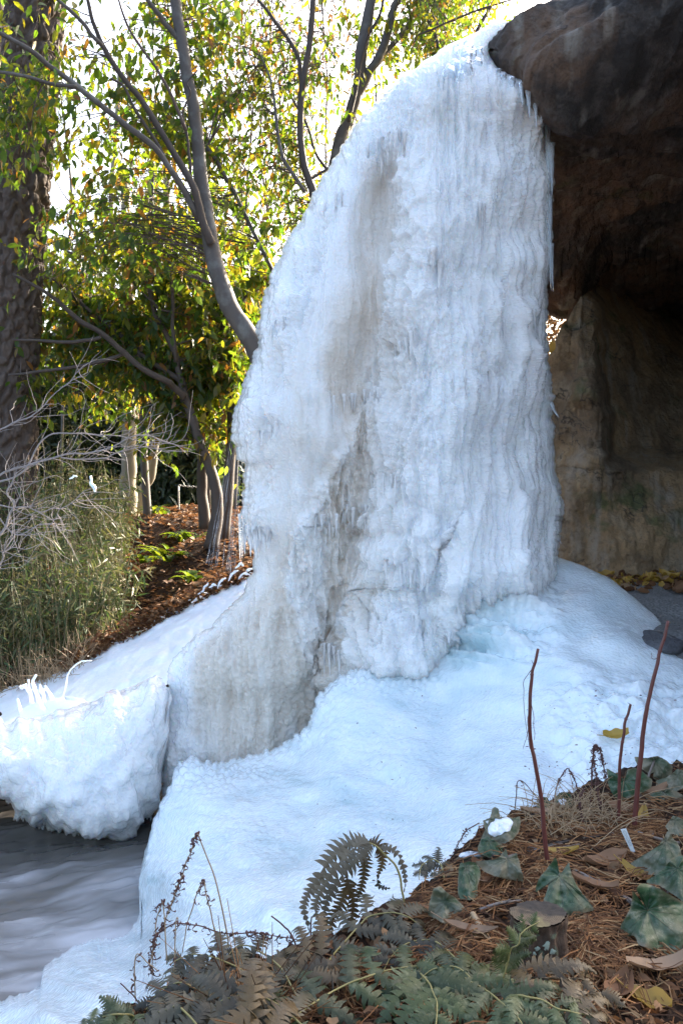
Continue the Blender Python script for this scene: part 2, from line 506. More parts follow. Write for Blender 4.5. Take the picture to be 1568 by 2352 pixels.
def mat_gravel():
    t = NT('wet_gravel')
    co = t.coord('Object')
    v = t.voro(55, co); n = t.noise(2, 4, co)
    c = t.mix(v, (0.07, 0.07, 0.072), (0.24, 0.235, 0.23))
    return t.done(t.princ(c, t.ramp(n, [(0.35, (.15,) * 3), (0.65, (.7,) * 3)]), t.bump(v, 0.6, 0.012)))
GRAVEL = mat_gravel()

# ================================================================== SETTING
# ---- ground: one sheet to the horizon, lower along the stream
def gz_pts():
    c = []
    for x, y, d in [(-40, 1600, 8.0), (0, 1590, 8.0), (100, 1560, 8.05), (190, 1515, 8.2), (300, 1455, 8.35), (420, 1395, 8.5), (500, 1355, 8.6), (570, 1325, 8.7),
                    (300, 1310, 11), (480, 1240, 11), (400, 1185, 13.5), (300, 1185, 14), (0, 1300, 12), (-300, 1400, 11), (460, 1165, 15),
                    (620, 1290, 9.5), (800, 1250, 9.5), (1000, 1300, 8.6),
                    (1300, 1310, 7.8), (1568, 1312, 7.6), (1480, 1340, 7.1), (1568, 1375, 6.6), (1568, 1440, 6.0), (1800, 1400, 6.4), (1900, 1320, 8), (1500, 1290, 10)]:
        p = PV(x, y, d); c.append((p.x, p.y, p.z - (.10 if x < 600 and d < 8.8 else 0)))
    c += [(-2, 5, -.5), (-3, 6.3, -.45), (-1.2, 6.6, -.5), (-0.3, 5.6, -.5), (-5, 4, -.5), (-1, 3.6, -.5), (-1.2, 3, -.5), (-6, 6.6, -.3), (-9, 4, -.4), (-2, 2, -.4), (-3, 0, -.4), (-4, -6, -.4),
          (0, 7, .3), (0.6, 6.5, .6), (0.3, 4.5, .2), (0.2, 2.6, .35), (1, 3, .55), (1, 1, .5), (0, 0, .4), (2, 4, .6), (2.6, 5, .95), (4, 3, .9), (3, 0, .6), (8, 4, 1.2), (0, -8, .5),
          (-12, 12, 1.1), (-20, 20, 2), (0, 22, 2.2), (15, 20, 2.3), (30, 30, 2.6), (-40, 40, 2.8), (0, 60, 3), (60, 60, 3), (-90, 90, 3), (90, 90, 3), (20, 0, 1.5), (-30, -5, .8), (40, -30, 1.5), (-40, -40, 1)]
    return np.array(c)
GP = gz_pts()

def ground_z(X, Y):
    X = np.asarray(X, float); Y = np.asarray(Y, float)
    num = 0; den = 0
    for x, y, z in GP:
        w = 1.0 / (((X - x) ** 2 + (Y - y) ** 2) + 0.03) ** 1.6
        num = num + w * z; den = den + w
    return num / den + 0.02 * fbm(X * 2.1, Y * 2.1, 4, 3)

def axis(lo, a, b, hi, n1, n2, n3):
    l = a - np.geomspace(0.3, a - lo, n1)[::-1]; r = b + np.geomspace(0.3, hi - b, n3)
    return np.concatenate([l, np.linspace(a, b, n2), r])
gx = axis(-400, -7, 5, 400, 22, 190, 22); gy = axis(-120, 1, 16, 500, 18, 230, 24)
GX, GY = np.meshgrid(gx, gy)
GZ = ground_z(GX, GY)
obj('ground', raw_mesh('ground', np.stack([GX, GY, GZ], -1), grid_quads(len(gx), len(gy)), None, SOIL), None, 'structure')

# ---- stream water
wx = np.concatenate([np.linspace(-11, -3.6, 40), np.linspace(-3.55, 0.6, 300)]); wy = np.concatenate([np.linspace(-3, 2.9, 40), np.linspace(2.95, 8.2, 300)])
WX, WY = np.meshgrid(wx, wy)
rot = math.radians(33)
A = WX * math.cos(rot) + WY * math.sin(rot); B = -WX * math.sin(rot) + WY * math.cos(rot)
B = B + .12 * fbm(A * 1.3, B * 1.3, 23, 2)
WZ = 0.0 + 0.035 * fbm(A * 1.6, B * 4.2, 21, 4) + 0.020 * fbm(A * 5, B * 9, 8, 3)
foam = np.exp(-(((WX + 1.0) / 0.9) ** 2 + ((WY - 5.1) / 0.8) ** 2)) + 0.75 * np.exp(-(((WX + 1.35) / 0.7) ** 2 + ((WY - 4.3) / 0.55) ** 2)) + 0.28
fs = fbm(A * 0.9, B * 3.4, 25, 4, .55)
foam = np.clip(foam * (.08 + .80 * smooth(-.22, .6, fs)) * (.75 + .5 * fbm(A * 2.5, B * 12, 26, 3)) + .06 * smooth(-.2, .5, fbm(A * 1.5, B * 9, 27, 3)), 0, 1)
obj('stream_water', raw_mesh('stream_water', np.stack([WX, WY, WZ], -1), grid_quads(340, 340), None, WATER, True, foam, 'foam'), None, 'structure')

# ---- wet gravel floor of the cave, a sheet on the ground
vx = np.linspace(1.7, 5.0, 70); vy = np.linspace(5.2, 9.6, 90)
VX, VY = np.meshgrid(vx, vy)
VZ = ground_z(VX, VY) + 0.012
obj('cave_floor', raw_mesh('cave_floor', np.stack([VX, VY, VZ], -1), grid_quads(70, 90), None, GRAVEL), None, 'structure')

# ---- snow covered shore behind the low ice lump
SH_TOP = [(-700, 1640), (-120, 1610), (0, 1590), (100, 1560), (190, 1515), (230, 1490), (300, 1455), (360, 1425), (420, 1395), (500, 1355), (560, 1328), (640, 1300)]
nx, ny = 270, 130
sx = np.concatenate([np.linspace(-700, -130, 30), np.linspace(-120, 640, 240)]); tt = np.linspace(0, 1, ny)
SX, TT = np.meshgrid(sx, tt)
top = curve(SH_TOP, SX) + 12 * fbm(SX / 26, SX * 0, 3, 4) * (1 - TT) ** 7 - 4
bot = curve([(-120, 1780), (0, 1740), (146, 1690), (220, 1660), (311, 1610), (388, 1580), (483, 1500), (564, 1420), (640, 1380)], SX)
SY = top + (bot - top) * TT
SD = curve([(-120, 7.9), (0, 8.0), (190, 8.15), (300, 8.3), (420, 8.45), (640, 8.6)], SX) * (1 - TT) + curve([(-120, 6.3), (146, 6.35), (388, 6.6), (640, 7.0)], SX) * TT
SD = SD - 0.02
GS = P(SX, SY, SD)
gx_, gy_ = GS[..., 0], GS[..., 1]
lump = 0.05 * fbm(gx_ * 3, gy_ * 2.2, 12, 4) + 0.025 * smooth(.8, .1, cells(gx_ * 6, gy_ * 4, 14)) * (.3 + .7 * smooth(-.2, .3, fbm(gx_ * 1.5, gy_ * 1.5, 15, 2))) + 0.012 * smooth(.8, .1, cells(SX / 26, SY / 18, 5)) * smooth(330, 440, SX)
GS[..., 2] += lump
GS[0, :, 2] -= 0.10; GS[0, :, 1] += 0.25
obj('snow_shore', raw_mesh('snow_shore', GS, grid_quads(nx, ny), None, SNOW), None, 'structure')

# ================================================================== ROCK
def rock_overhang():
    X0 = 300
    xs = np.concatenate([np.linspace(1108, 1600, 250), np.linspace(1610, 2600, 90)])
    rows = []
    for x in xs:
        yT = curve([(1108, 112), (1118, 103), (1130, 93), (1180, 58), (1250, 28), (1310, -2), (1400, -62), (1568, -165), (1900, -300), (2600, -380)], x)
        yB = curve([(1108, 118), (1130, 140), (1150, 168), (1200, 192), (1240, 214), (1300, 240), (1400, 235), (1568, 200), (1900, 160), (2600, 160)], x)
        dT = curve([(1108, 6.4), (1180, 6.35), (1310, 6.2), (1568, 5.95), (2600, 5.6)], x)
        dF = curve([(1108, 6.33), (1180, 6.15), (1310, 5.9), (1568, 5.6), (2600, 4.4)], x)
        dB = curve([(1108, 6.4), (1180, 6.25), (1310, 6.15), (1568, 6.1), (2600, 6.0)], x)
        X = (x - CX) / F * 6.0
        zt = H - (yT - CY) / F * dT
        deep = float(smooth(1325, 1420, x))
        bk = 10.1 + 2.55 * deep
        q = [(bk, zt - 0.2), (8.2 + 1.2 * deep, zt + 0.15), (7.2 + .4 * deep, zt + 0.12), (dT, zt)]
        ym = yT + (yB - yT) * 0.45
        q.append((dF, H - (ym - CY) / F * dF)); q.append((dB, H - (yB - CY) / F * dB))
        y2 = max(yB + 120, 350); d2 = 7.0; q.append((d2, H - (y2 - CY) / F * d2))
        d3 = 8.3 + .15 * deep; q.append((d3, H - (500 - CY) / F * d3))
        yb2 = 682 + 26 * float(smooth(1275, 1345, x)) + 9 * float(noise2(x / 17., 3.3, 7)) + 5 * float(noise2(x / 7., 1.3, 9))
        d4 = 9.55 + 1.0 * deep; q.append((d4, H - (yb2 - CY) / F * d4))
        q.append((d4 + .35, H - (yb2 - CY) / F * d4 + .12)); q.append((bk, H - (yb2 - CY) / F * d4 + .45))
        q = np.array(q)
        r = resample(q, 300)
        rows.append(np.stack([X + (r[:, 0] - 6.0) * (x - CX) / F * 0.9 * (0.0 if False else 1), r[:, 0], r[:, 1]], -1))
    G = np.array(rows)
    N = grid_normals(G)
    u = G[..., 0]; w = G[..., 1] * 0.8 + G[..., 2] * 1.1
    ws = w * 2.3 + .7 * fbm(u * .8, w * .7, 48, 3) + .25 * u; sawt = ws - np.floor(ws)
    disp = 0.085 * (sawt ** 1.6) * smooth(1, .88, sawt) + 0.16 * fbm(u * 0.9, w * 1.3, 40, 5, 0.55) + 0.05 * billow(u * 1.6 + fbm(u, w, 2, 2), w * 3.2, 44, 3) + 0.035 * fbm(u * 7, w * 9, 47, 4, .6)
    fade = smooth(1108, 1190, xs)[:, None] * 0.85 + 0.15
    G = G - N * (disp * fade)[..., None] * -1
    nu = G.shape[1]; nv = G.shape[0]
    q1 = grid_quads(nu, nv)
    # close the back and both ends
    V = G.reshape(-1, 3)
    back = np.array([[v * nu + nu - 1, v * nu, (v + 1) * nu, (v + 1) * nu + nu - 1] for v in range(nv - 1)])
    caps = []
    for row in (0, nv - 1):
        b = row * nu
        for k in range(nu // 2 - 1):
            caps.append([b + k, b + k + 1, b + nu - 2 - k, b + nu - 1 - k])
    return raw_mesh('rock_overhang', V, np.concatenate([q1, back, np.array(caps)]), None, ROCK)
ro = empty('rock_overhang', PV(1500, 300, 6.5), 'massive dark brown rock overhang roofing the shallow cave beside the frozen waterfall', 'rock overhang')
obj('rock_face', rock_overhang(), ro)

WALL_C = [(1262, 800, 8.05), (1262, 1000, 8.0), (1262, 1300, 7.75), (1300, 730, 8.25), (1300, 850, 8.0), (1325, 950, 7.95), (1285, 1050, 8.05), (1345, 760, 8.1), (1350, 900, 7.78), (1340, 1050, 7.72), (1345, 690, 8.6),
          (1375, 760, 8.15), (1380, 900, 7.85), (1385, 1000, 7.8), (1440, 700, 9.3), (1440, 900, 8.3), (1440, 1030, 8.0), (1568, 680, 10.6), (1568, 900, 9.0), (1568, 1030, 8.3), (1700, 900, 9.3), (1700, 680, 10.5), (1800, 900, 9.0), (1800, 680, 9.0), (1900, 900, 6.6), (1950, 700, 5.6), (1950, 1330, 5.6), (1950, 1000, 5.6), (2200, 900, 4.2), (2200, 1500, 4.2), (2500, 300, 3.2), (2500, 900, 3.2), (2500, 1500, 3.2),  # rock past the right edge of view is added to shade cave and bank
          (1300, 1110, 7.72), (1400, 1110, 7.72), (1500, 1110, 7.9), (1568, 1120, 8.0), (1350, 1200, 7.6), (1480, 1200, 7.62), (1568, 1200, 7.7), (1300, 1330, 7.6), (1568, 1330, 7.5), (1700, 1100, 8.0), (1700, 1330, 7.5)]
def rock_wall():
    nx, ny = 260, 260
    xs = np.concatenate([np.linspace(1250, 1700, 230), np.linspace(1720, 2500, 30)]); t = np.linspace(0, 1, ny)
    X, T = np.meshgrid(xs, t)
    yt = curve([(1250, 840), (1262, 812), (1275, 785), (1296, 745), (1312, 715), (1335, 680), (1400, 640), (1500, 600), (1700, 560), (1950, 100), (2500, -500)], X)
    Y = yt + (1345 + 420 * smooth(1750, 2300, X) - yt) * T
    Dp = tps(WALL_C, X, Y, 400)
    # joint between the base block and the pillar, and the crack behind the rib
    Dp = Dp + 0.05 * np.exp(-((Y - (1072 + 0.12 * (X - 1280) + 5 * noise2(X / 25, X * 0, 9))) / 5.0) ** 2) * (X < 1430)
    crack = curve([(700, 1335), (760, 1325), (850, 1318), (950, 1290), (1000, 1276), (1060, 1285), (1100, 1275)], Y)
    Dp = Dp + 0.12 * smooth(4, -12, X - crack) * (Y < 1072)
    Dp = Dp + .75 * smooth(1378, 1412, X + 14 * noise2(Y / 60, Y * 0, 67) + 26 * smooth(860, 720, Y)) * smooth(1085, 1020, Y)
    G = P(X, Y, Dp)
    N = grid_normals(G)
    disp = 0.06 * fbm(X / 80, Y / 110, 60, 5, 0.55) + 0.02 * billow(X / 40, Y / 60, 66, 3) + 0.006 * fbm(X / 8, Y / 8, 61, 3)
    G = G + N * disp[..., None]
    back = G.copy(); back[..., 1] += 0.9 + 0.8 * (1 - T); back[..., 0] += 0.45
    V = np.concatenate([G.reshape(-1, 3), back.reshape(-1, 3)]); n = nx * ny
    q = [grid_quads(nx, ny), grid_quads(nx, ny, False, n)[:, ::-1]]
    i = np.arange(nx - 1); q.append(np.stack([i + n, i + 1 + n, i + 1, i], -1))
    b = (ny - 1) * nx; q.append(np.stack([b + i, b + i + 1, b + i + 1 + n, b + i + n], -1))
    j = np.arange(ny - 1); q.append(np.stack([j * nx, (j + 1) * nx, (j + 1) * nx + n, j * nx + n], -1))
    e = nx - 1; q.append(np.stack([j * nx + e + n, (j + 1) * nx + e + n, (j + 1) * nx + e, j * nx + e], -1))
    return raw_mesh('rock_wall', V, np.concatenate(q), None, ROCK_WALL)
rw = empty('rock_pillar', PV(1400, 1300, 7.8), 'ochre brown rock pillar and back wall under the dark overhang', 'rock pillar')
obj('rock_face', rock_wall(), rw)

def boulder(label, x, y, d, rx, ry, rz, mat, seed):
    u = np.linspace(0.02, math.pi - 0.02, 40); v = np.arange(64) * 2 * math.pi / 64
    U, Vv = np.meshgrid(v, u)
    nx_, ny_, nz_ = np.sin(Vv) * np.cos(U), np.sin(Vv) * np.sin(U), np.cos(Vv)
    R = 1 + .18 * fbm(nx_ * 1.3 + seed, nz_ * 1.5 + ny_, seed, 3)
    G = np.stack([R * rx * nx_, R * ry * ny_, R * rz * nz_], -1) + np.array(PV(x, y, d))
    o = obj('boulder', raw_mesh('boulder', G, grid_quads(64, 40, True), None, mat)); return tag(o, label, 'boulder')
WETROCK = mat_rock('wet_grey_rock', (0.10, 0.10, 0.11), (0.05, 0.05, 0.055), (0.16, 0.16, 0.17), .75)
boulder('dark wet grey boulder half buried at the far edge of the snowy ice', 1500, 1478, 5.72, .15, .25, .075, WETROCK, 3)

# ================================================================== FROZEN WATERFALL
XL = [(52, 1150), (58, 1135), (70, 1100), (80, 1078), (100, 1035), (115, 1010), (150, 960), (190, 905), (230, 870), (275, 830), (310, 800), (345, 778), (385, 750), (440, 720), (495, 690), (550, 660), (600, 640), (650, 625),
      (690, 607), (740, 600), (800, 590), (860, 575), (920, 553), (950, 540), (975, 531), (1000, 535), (1030, 548), (1055, 545), (1062, 565), (1130, 562), (1180, 556), (1225, 560), (1260, 580), (1300, 580), (1330, 572), (1362, 560), (1443, 483), (1501, 406), (1540, 382), (1600, 383), (1700, 380), (1800, 372), (1860, 360)]
XR = [(52, 1176), (58, 1172), (70, 1160), (85, 1150), (100, 1128), (115, 1116), (140, 1132), (170, 1150), (185, 1200), (200, 1228), (215, 1244), (280, 1253), (350, 1262), (430, 1268), (500, 1262), (600, 1264), (660, 1258), (750, 1255), (850, 1258),
      (900, 1268), (1000, 1272), (1100, 1275), (1170, 1279), (1250, 1275), (1280, 1276), (1320, 1270), (1400, 1230), (1500, 1100), (1560, 980), (1600, 860), (1700, 760), (1860, 700)]
DE = [(50, 6.45), (110, 6.35), (200, 6.4), (300, 6.6), (900, 6.65), (1200, 6.6), (1300, 6.55), (1450, 6.5), (1600, 6.35), (1860, 6.2)]
BU = [(50, 0.03), (80, .10), (110, .16), (200, .38), (400, .62), (700, .80), (1000, .88), (1200, .80), (1300, .70), (1400, .5), (1500, .35), (1600, .2), (1860, .12)]

def ice_curtain():
    nf, nb, nv = 430, 16, 940
    k = np.linspace(0, 1, nf)
    k = 0.7 * k + 0.3 * (0.5 - 0.5 * np.cos(math.pi * k))
    ys = np.linspace(52, 1860, nv)
    Kf, Yf = np.meshgrid(k, ys)
    def sm(a, k=9.0):
        g = np.exp(-0.5 * (np.arange(-30, 31) / k) ** 2); g /= g.sum()
        return np.convolve(np.pad(a, 30, mode='edge'), g, 'valid')
    xl0 = curve(XL, ys); xr0 = curve(XR, ys)
    xl = sm(xl0, 14.0)[:, None] + 0 * Kf; xr = sm(xr0, 10.0)[:, None] + 0 * Kf
    X = xl + (xr - xl) * Kf
    X = X + (xl0[:, None] - xl) * np.clip(1 - Kf / .10, 0, 1) ** 1.5 + (xr0[:, None] - xr) * np.clip(1 - (1 - Kf) / .08, 0, 1) ** 1.5
    DEs = sm(curve(DE, ys), 22.0)[:, None]; BUs = sm(curve(BU, ys), 16.0)[:, None]
    X = X + (4 * noise2(Yf / 14, Yf * 0, 71) + 2 * noise2(Yf / 4.5, Yf * 0, 72) * (Yf > 150)) * np.clip(1 - Kf / .05, 0, 1) ** 2 + (3 * noise2(Yf / 12, Yf * 0 + 4, 73) + 2 * noise2(Yf / 5, Yf * 0 + 4, 74)) * (Yf > 250) * np.clip(1 - (1 - Kf) / .04, 0, 1) ** 2
    prof = np.sqrt(np.clip(1 - np.abs(2 * Kf - 1) ** 2.3, 0, 1))
    Dp = DEs - BUs * prof
    # sheet of running water between the crusty ridge on the left and the columns on the right
    sl = curve([(330, 850), (420, 760), (520, 730), (700, 690), (900, 640), (1050, 600), (1250, 590), (1400, 480), (1500, 395)], Yf) + 16 * fbm(Yf / 40, Yf * 0, 75, 3)
    sr = curve([(330, 935), (420, 945), (600, 915), (760, 900), (850, 860), (950, 830), (1050, 770), (1150, 720), (1300, 660), (1450, 690), (1700, 700)], Yf) + 18 * fbm(Yf / 35, Yf * 0 + 3, 76, 3)
    sheet = smooth(0, 40, X - sl - 34 * smooth(1380, 1450, Yf)) * smooth(0, 22, sr - X) * smooth(330, 420, Yf - 25 * noise2(X / 30, X * 0, 77))
    # hollow down the middle
    hx = curve([(330, 900), (600, 868), (800, 850), (1000, 835), (1200, 800), (1350, 800), (1500, 760), (1650, 720)], Yf)
    hw = curve([(330, 40), (600, 70), (900, 80), (1200, 110), (1450, 90), (1700, 60)], Yf)
    hol = np.exp(-((X - hx) / hw) ** 2) * smooth(320, 450, Yf)
    Dp = Dp + 0.25 * hol
    sR = smooth(960, 1090, X)
    Dp = Dp - (0.34 - .06 * sR) * smooth(1330, 1560, Yf + 190 * sR + 25 * noise2(X / 60, X * 0, 96)) * smooth(690, 900, X)
    G = P(X, Yf, Dp)
    N = -grid_normals(G)
    flip = np.sign((N * (np.array([0, 0, H]) - G)).sum(-1).mean()); N = N * flip
    wx = X + 9 * fbm(X / 70, Yf / 260, 80, 2)
    crust = smooth(-0.35, 0.45, fbm(X / 110, Yf / 190, 81, 3) + 0.25)
    right = smooth(930, 1060, X)
    amp = (1 - 0.88 * sheet * (1 - .45 * smooth(1280, 1430, Yf)))
    tall = 1 - smooth(1250, 1450, Yf) * 0.5
    st = 0.07 * fbm(wx / 38, Yf / 300, 82, 3) + 0.024 * (1 - 2 * np.abs(noise2(wx / 24 + .35 * fbm(X / 90, Yf / 400, 93, 2), Yf / 600, 83))) * (0.25 + 0.75 * right)
    med = 0.030 * fbm(wx / 22, Yf / 46, 84, 3) * (0.35 + 0.65 * crust) * (1 - .5 * right)
    lum = 0.015 * smooth(.78, .05, cells(wx / 10, Yf / 15, 85)) * (0.3 + crust * (1 - 0.45 * right))
    lum2 = 0.005 * smooth(.78, .05, cells(wx / 5.5, Yf / 8, 86)) * (0.35 + crust)
    st = st + 0.020 * right * (1 - 2 * np.abs(noise2(X / 8.5, Yf / 520, 94))) + 0.012 * right * np.abs(noise2(X / 4.5, Yf / 300, 95))
    # icicles fused to the face: thick and thin, each swelling a little and ending in a drop
    rd = np.random.RandomState(77); dr = np.zeros_like(X)
    for i in range(1100):
        y0 = rd.uniform(120, 1500); r0 = int(np.searchsorted(ys, y0)); a, b = xl[min(r0, nv - 1), 0], xr[min(r0, nv - 1), 0]
        q = rd.uniform(0, 1); xc = a + (b - a) * (q ** .8)
        rt = float(smooth(900, 1100, xc))
        ln = rd.uniform(25, 90) + rt * rd.uniform(0, 1) ** 2 * 330; wd = rd.uniform(2.5, 5.5) + rd.rand() ** 3 * 7; hh = wd * .0042 * rd.uniform(.6, 1.4)
        r1 = int(np.searchsorted(ys, y0 + ln))
        if r1 - r0 < 4 or r1 >= nv: continue
        c = int(np.argmin(np.abs(X[(r0 + r1) // 2] - xc))); c0, c1 = max(0, c - 22), min(nf, c + 23)
        f = ((ys[r0:r1] - y0) / ln)[:, None]
        wv = wd * np.clip(1.05 - f, 0.02, 1) ** .55 * np.clip(f / .12, 0, 1) ** .6
        xcw = xc + wd * .8 * noise2(f * ln / 60 + i, f * 0 + 3, 98)
        prof_d = np.sqrt(np.clip(1 - ((X[r0:r1, c0:c1] - xcw) / (wv + .01)) ** 2, 0, 1)) * wv / wd
        dr[r0:r1, c0:c1] = np.maximum(dr[r0:r1, c0:c1], hh * prof_d * (1 + .18 * np.sin(ys[r0:r1] * 1.1)[:, None]))
    # drapes that end in ragged lips with darker hollows under them
    ph = Yf / 150 + 2.6 * fbm(X / 70, Yf / 400, 87, 3) + X / 240
    saw = (ph - np.floor(ph))
    drape = 0.05 * (saw ** 2.2) * smooth(0.0, .12, 1 - saw) * smooth(260, 420, Yf) * (1 - 0.5 * right) * smooth(1600, 1400, Yf)
    caul = 0.06 * smooth(.8, .1, cells(X / 50 + .4 * fbm(X / 40, Yf / 40, 99, 2), Yf / 62, 100)) * smooth(980, 1250, Yf) * smooth(640, 740, X) * smooth(1140, 1020, X)
    patch = .45 + .75 * smooth(-.25, .35, fbm(X / 75, Yf / 120, 101, 3))
    big = caul + 0.12 * fbm(X / 120, Yf / 170, 88, 3) * smooth(200, 500, Yf)
    small_sheet = sheet * (0.02 * fbm(X / 22, Yf / 380, 89, 3) + 0.022 * smooth(1250, 1450, Yf) * fbm(X / 26, Yf / 110, 97, 4) + 0.004 * fbm(X / 6, Yf / 90, 90, 2))
    top = smooth(90, 240, Yf)
    disp = amp * (st * tall * patch + med + lum + lum2 + drape) * (0.25 + 0.75 * top) + dr * (.25 + .75 * amp) * (.5 + .5 * patch) + big * (0.4 + 0.6 * amp) + small_sheet
    edge = smooth(0, 0.10, Kf) * smooth(1, 0.93, Kf) * 0.78 + 0.22
    G = G + N * (disp * edge)[..., None]
    # muddy colour of the running water
    mud = 0.70 * np.exp(-((X - hx) / (hw * 1.25)) ** 2) * smooth(300, 420, Yf) + 0.50 * sheet * smooth(sl * 0 + 0, 160, X - sl) * (0.6 + 0.4 * smooth(900, 1500, Yf)) + 0.62 * sheet * smooth(1330, 1560, Yf)
    mud = mud + 0.34 * smooth(1000, 720, X) * smooth(540, 640, X + .25 * (Yf - 900)) * smooth(500, 900, Yf)
    mud = mud + .22 * smooth(1060, 1160, X) * smooth(160, 210, Yf) * smooth(520, 260, Yf)
    mud = np.clip(mud * (0.75 + 0.6 * fbm(X / 45, Yf / 140, 91, 4)), 0, 0.9)
    kb = np.linspace(1, 0, nb + 2)[1:-1]
    Kb, Yb = np.meshgrid(kb, ys)
    Xb = xl[:, :1] + (xr[:, :1] - xl[:, :1]) * Kb
    Db = curve(DE, Yb) + 0.5 * np.sqrt(np.clip(1 - (2 * Kb - 1) ** 2, 0, 1)) * smooth(40, 240, Yb)
    GB = P(Xb, Yb, Db)
    GA = np.concatenate([G, GB], 1); M = np.concatenate([mud, 0 * Kb], 1)
    nu = nf + nb
    V = GA.reshape(-1, 3)
    q = grid_quads(nu, nv, True)
    cap = []
    for k2 in range(nu // 2 - 1):
        cap.append([k2, k2 + 1, nu - 2 - k2, nu - 1 - k2])
    return raw_mesh('ice_curtain', V, np.concatenate([q, np.array(cap)]), None, ICE, True, M), G, ys, k

fall = empty('frozen_waterfall', PV(860, 1500, 6.4), 'tall frozen waterfall of white and muddy ice hanging from the rock lip', 'frozen waterfall')
me, CG, CYS, CK = ice_curtain()
obj('ice_curtain', me, fall)

def curtain_at(x, y):
    r = int(np.clip(np.searchsorted(CYS, y), 0, len(CYS) - 1))
    row = CG[r]
    px = row[:, 0] / row[:, 1] * F + CX
    return row[int(np.argmin(np.abs(px - x)))]

def icicle(parent, top, length, r, mat=ICE, lean=(0, 0), name='icicle', seed=0):
    n = 14
    s = np.linspace(0, 1, n)
    pts = np.asarray(top)[None] + np.stack([lean[0] * s ** 1.5, lean[1] * s, -length * s], -1)
    rad = r * (1 - s) ** 0.8 * (1 + 0.22 * noise2(s * 9 + seed * 3.3, s * 0 + seed, 6)) + 0.0012
    T = Tubes(); T.add(pts, rad, 7)
    return obj(name, T.mesh(name, mat), parent)

rs = np.random.RandomState(5)
fr = []
# fringes: (x0, y0, x1, y1, count, length range, radius range)
for (x0, y0, x1, y1, n, l0, l1, r0, r1) in [
        (740, 470, 800, 430, 3, .12, .34, .008, .014), (840, 350, 940, 315, 6, .08, .26, .008, .014), (560, 1215, 625, 1235, 9, .06, .2, .010, .018), (545, 1195, 563, 1200, 3, .2, .33, .012, .018),
        (900, 800, 960, 770, 5, .06, .16, .010, .016), (985, 600, 1010, 620, 3, .1, .28, .012, .022), (1090, 480, 1110, 500, 2, .15, .4, .008, .014), (1030, 880, 1130, 860, 4, .08, .26, .007, .012),
        (720, 1190, 850, 1170, 9, .05, .2, .007, .013), (850, 1090, 930, 1110, 6, .06, .18, .008, .014), (880, 1290, 990, 1310, 8, .06, .18, .008, .016), (940, 1440, 1060, 1460, 7, .06, .14, .008, .016),
        (740, 1480, 780, 1500, 5, .1, .24, .008, .014), (760, 930, 880, 900, 7, .06, .25, .006, .012),
        (1110, 760, 1230, 720, 3, .12, .4, .008, .014), (620, 760, 660, 740, 4, .06, .16, .008, .014), (590, 1000, 640, 990, 5, .06, .2, .008, .014)]:
    for i in range(n):
        f = (i + rs.uniform(.1, .9)) / n
        x = x0 + (x1 - x0) * f; y = y0 + (y1 - y0) * f + rs.uniform(-8, 8)
        p = curtain_at(x, y)
        r = rs.uniform(r0, r1)
        icicle(fall, p + np.array([0, -0.012, 0.04]), rs.uniform(l0, l1), r, ICE, (rs.uniform(-.01, .01), -0.02), seed=i + int(x))
# clear icicles on the right edge of the column
for (x, y, ln, r, d) in [(1256, 235, .62, .030, 6.35), (1264, 330, .34, .028, 6.36), (1261, 440, .66, .022, 6.4), (1266, 560, .32, .014, 6.42), (1155, 172, .13, .020, 6.12), (1175, 178, .17, .022, 6.08), (1196, 190, .15, .020, 6.05),
                         (1212, 196, .2, .024, 6.05), (1228, 208, .24, .020, 6.1), (1240, 214, .2, .018, 6.15), (1143, 160, .12, .022, 6.15)]:
    icicle(fall, PV(x, y, d), ln, r, CLEAR, (0.01, 0), seed=int(x))
for (x, y) in [(1270, 925), (1275, 1150), (1276, 1215), (1273, 1120)]:
    p = PV(x - 4, y, 6.42); icicle(fall, p, .10, .014, CLEAR, (0.05, 0), seed=int(y))
# glassy bulges on the lip
for i, (x, y, r) in enumerate([(1052, 118, .05), (1075, 112, .042), (1068, 140, .05), (1085, 128, .035), (1048, 160, .055), (1070, 172, .05), (1095, 150, .035), (1030, 178, .045), (1100, 120, .03), (1060, 190, .04)]):
    p = curtain_at(x, y) + np.array([0, 0.01, 0])
    u = np.linspace(0.02, math.pi - 0.02, 12); v = np.arange(18) * 2 * math.pi / 18
    U, Vv = np.meshgrid(v, u)
    R = r * (1 + 0.25 * noise2(U * 1.2 + i * 3, Vv * 1.5, 9))
    G = np.stack([R * np.sin(Vv) * np.cos(U) * .9, R * np.sin(Vv) * np.sin(U) * .7, R * np.cos(Vv) * 1.25], -1) + p
    obj('ice_bead', raw_mesh('ice_bead', G, grid_quads(18, 12, True), None, CLEAR), fall)

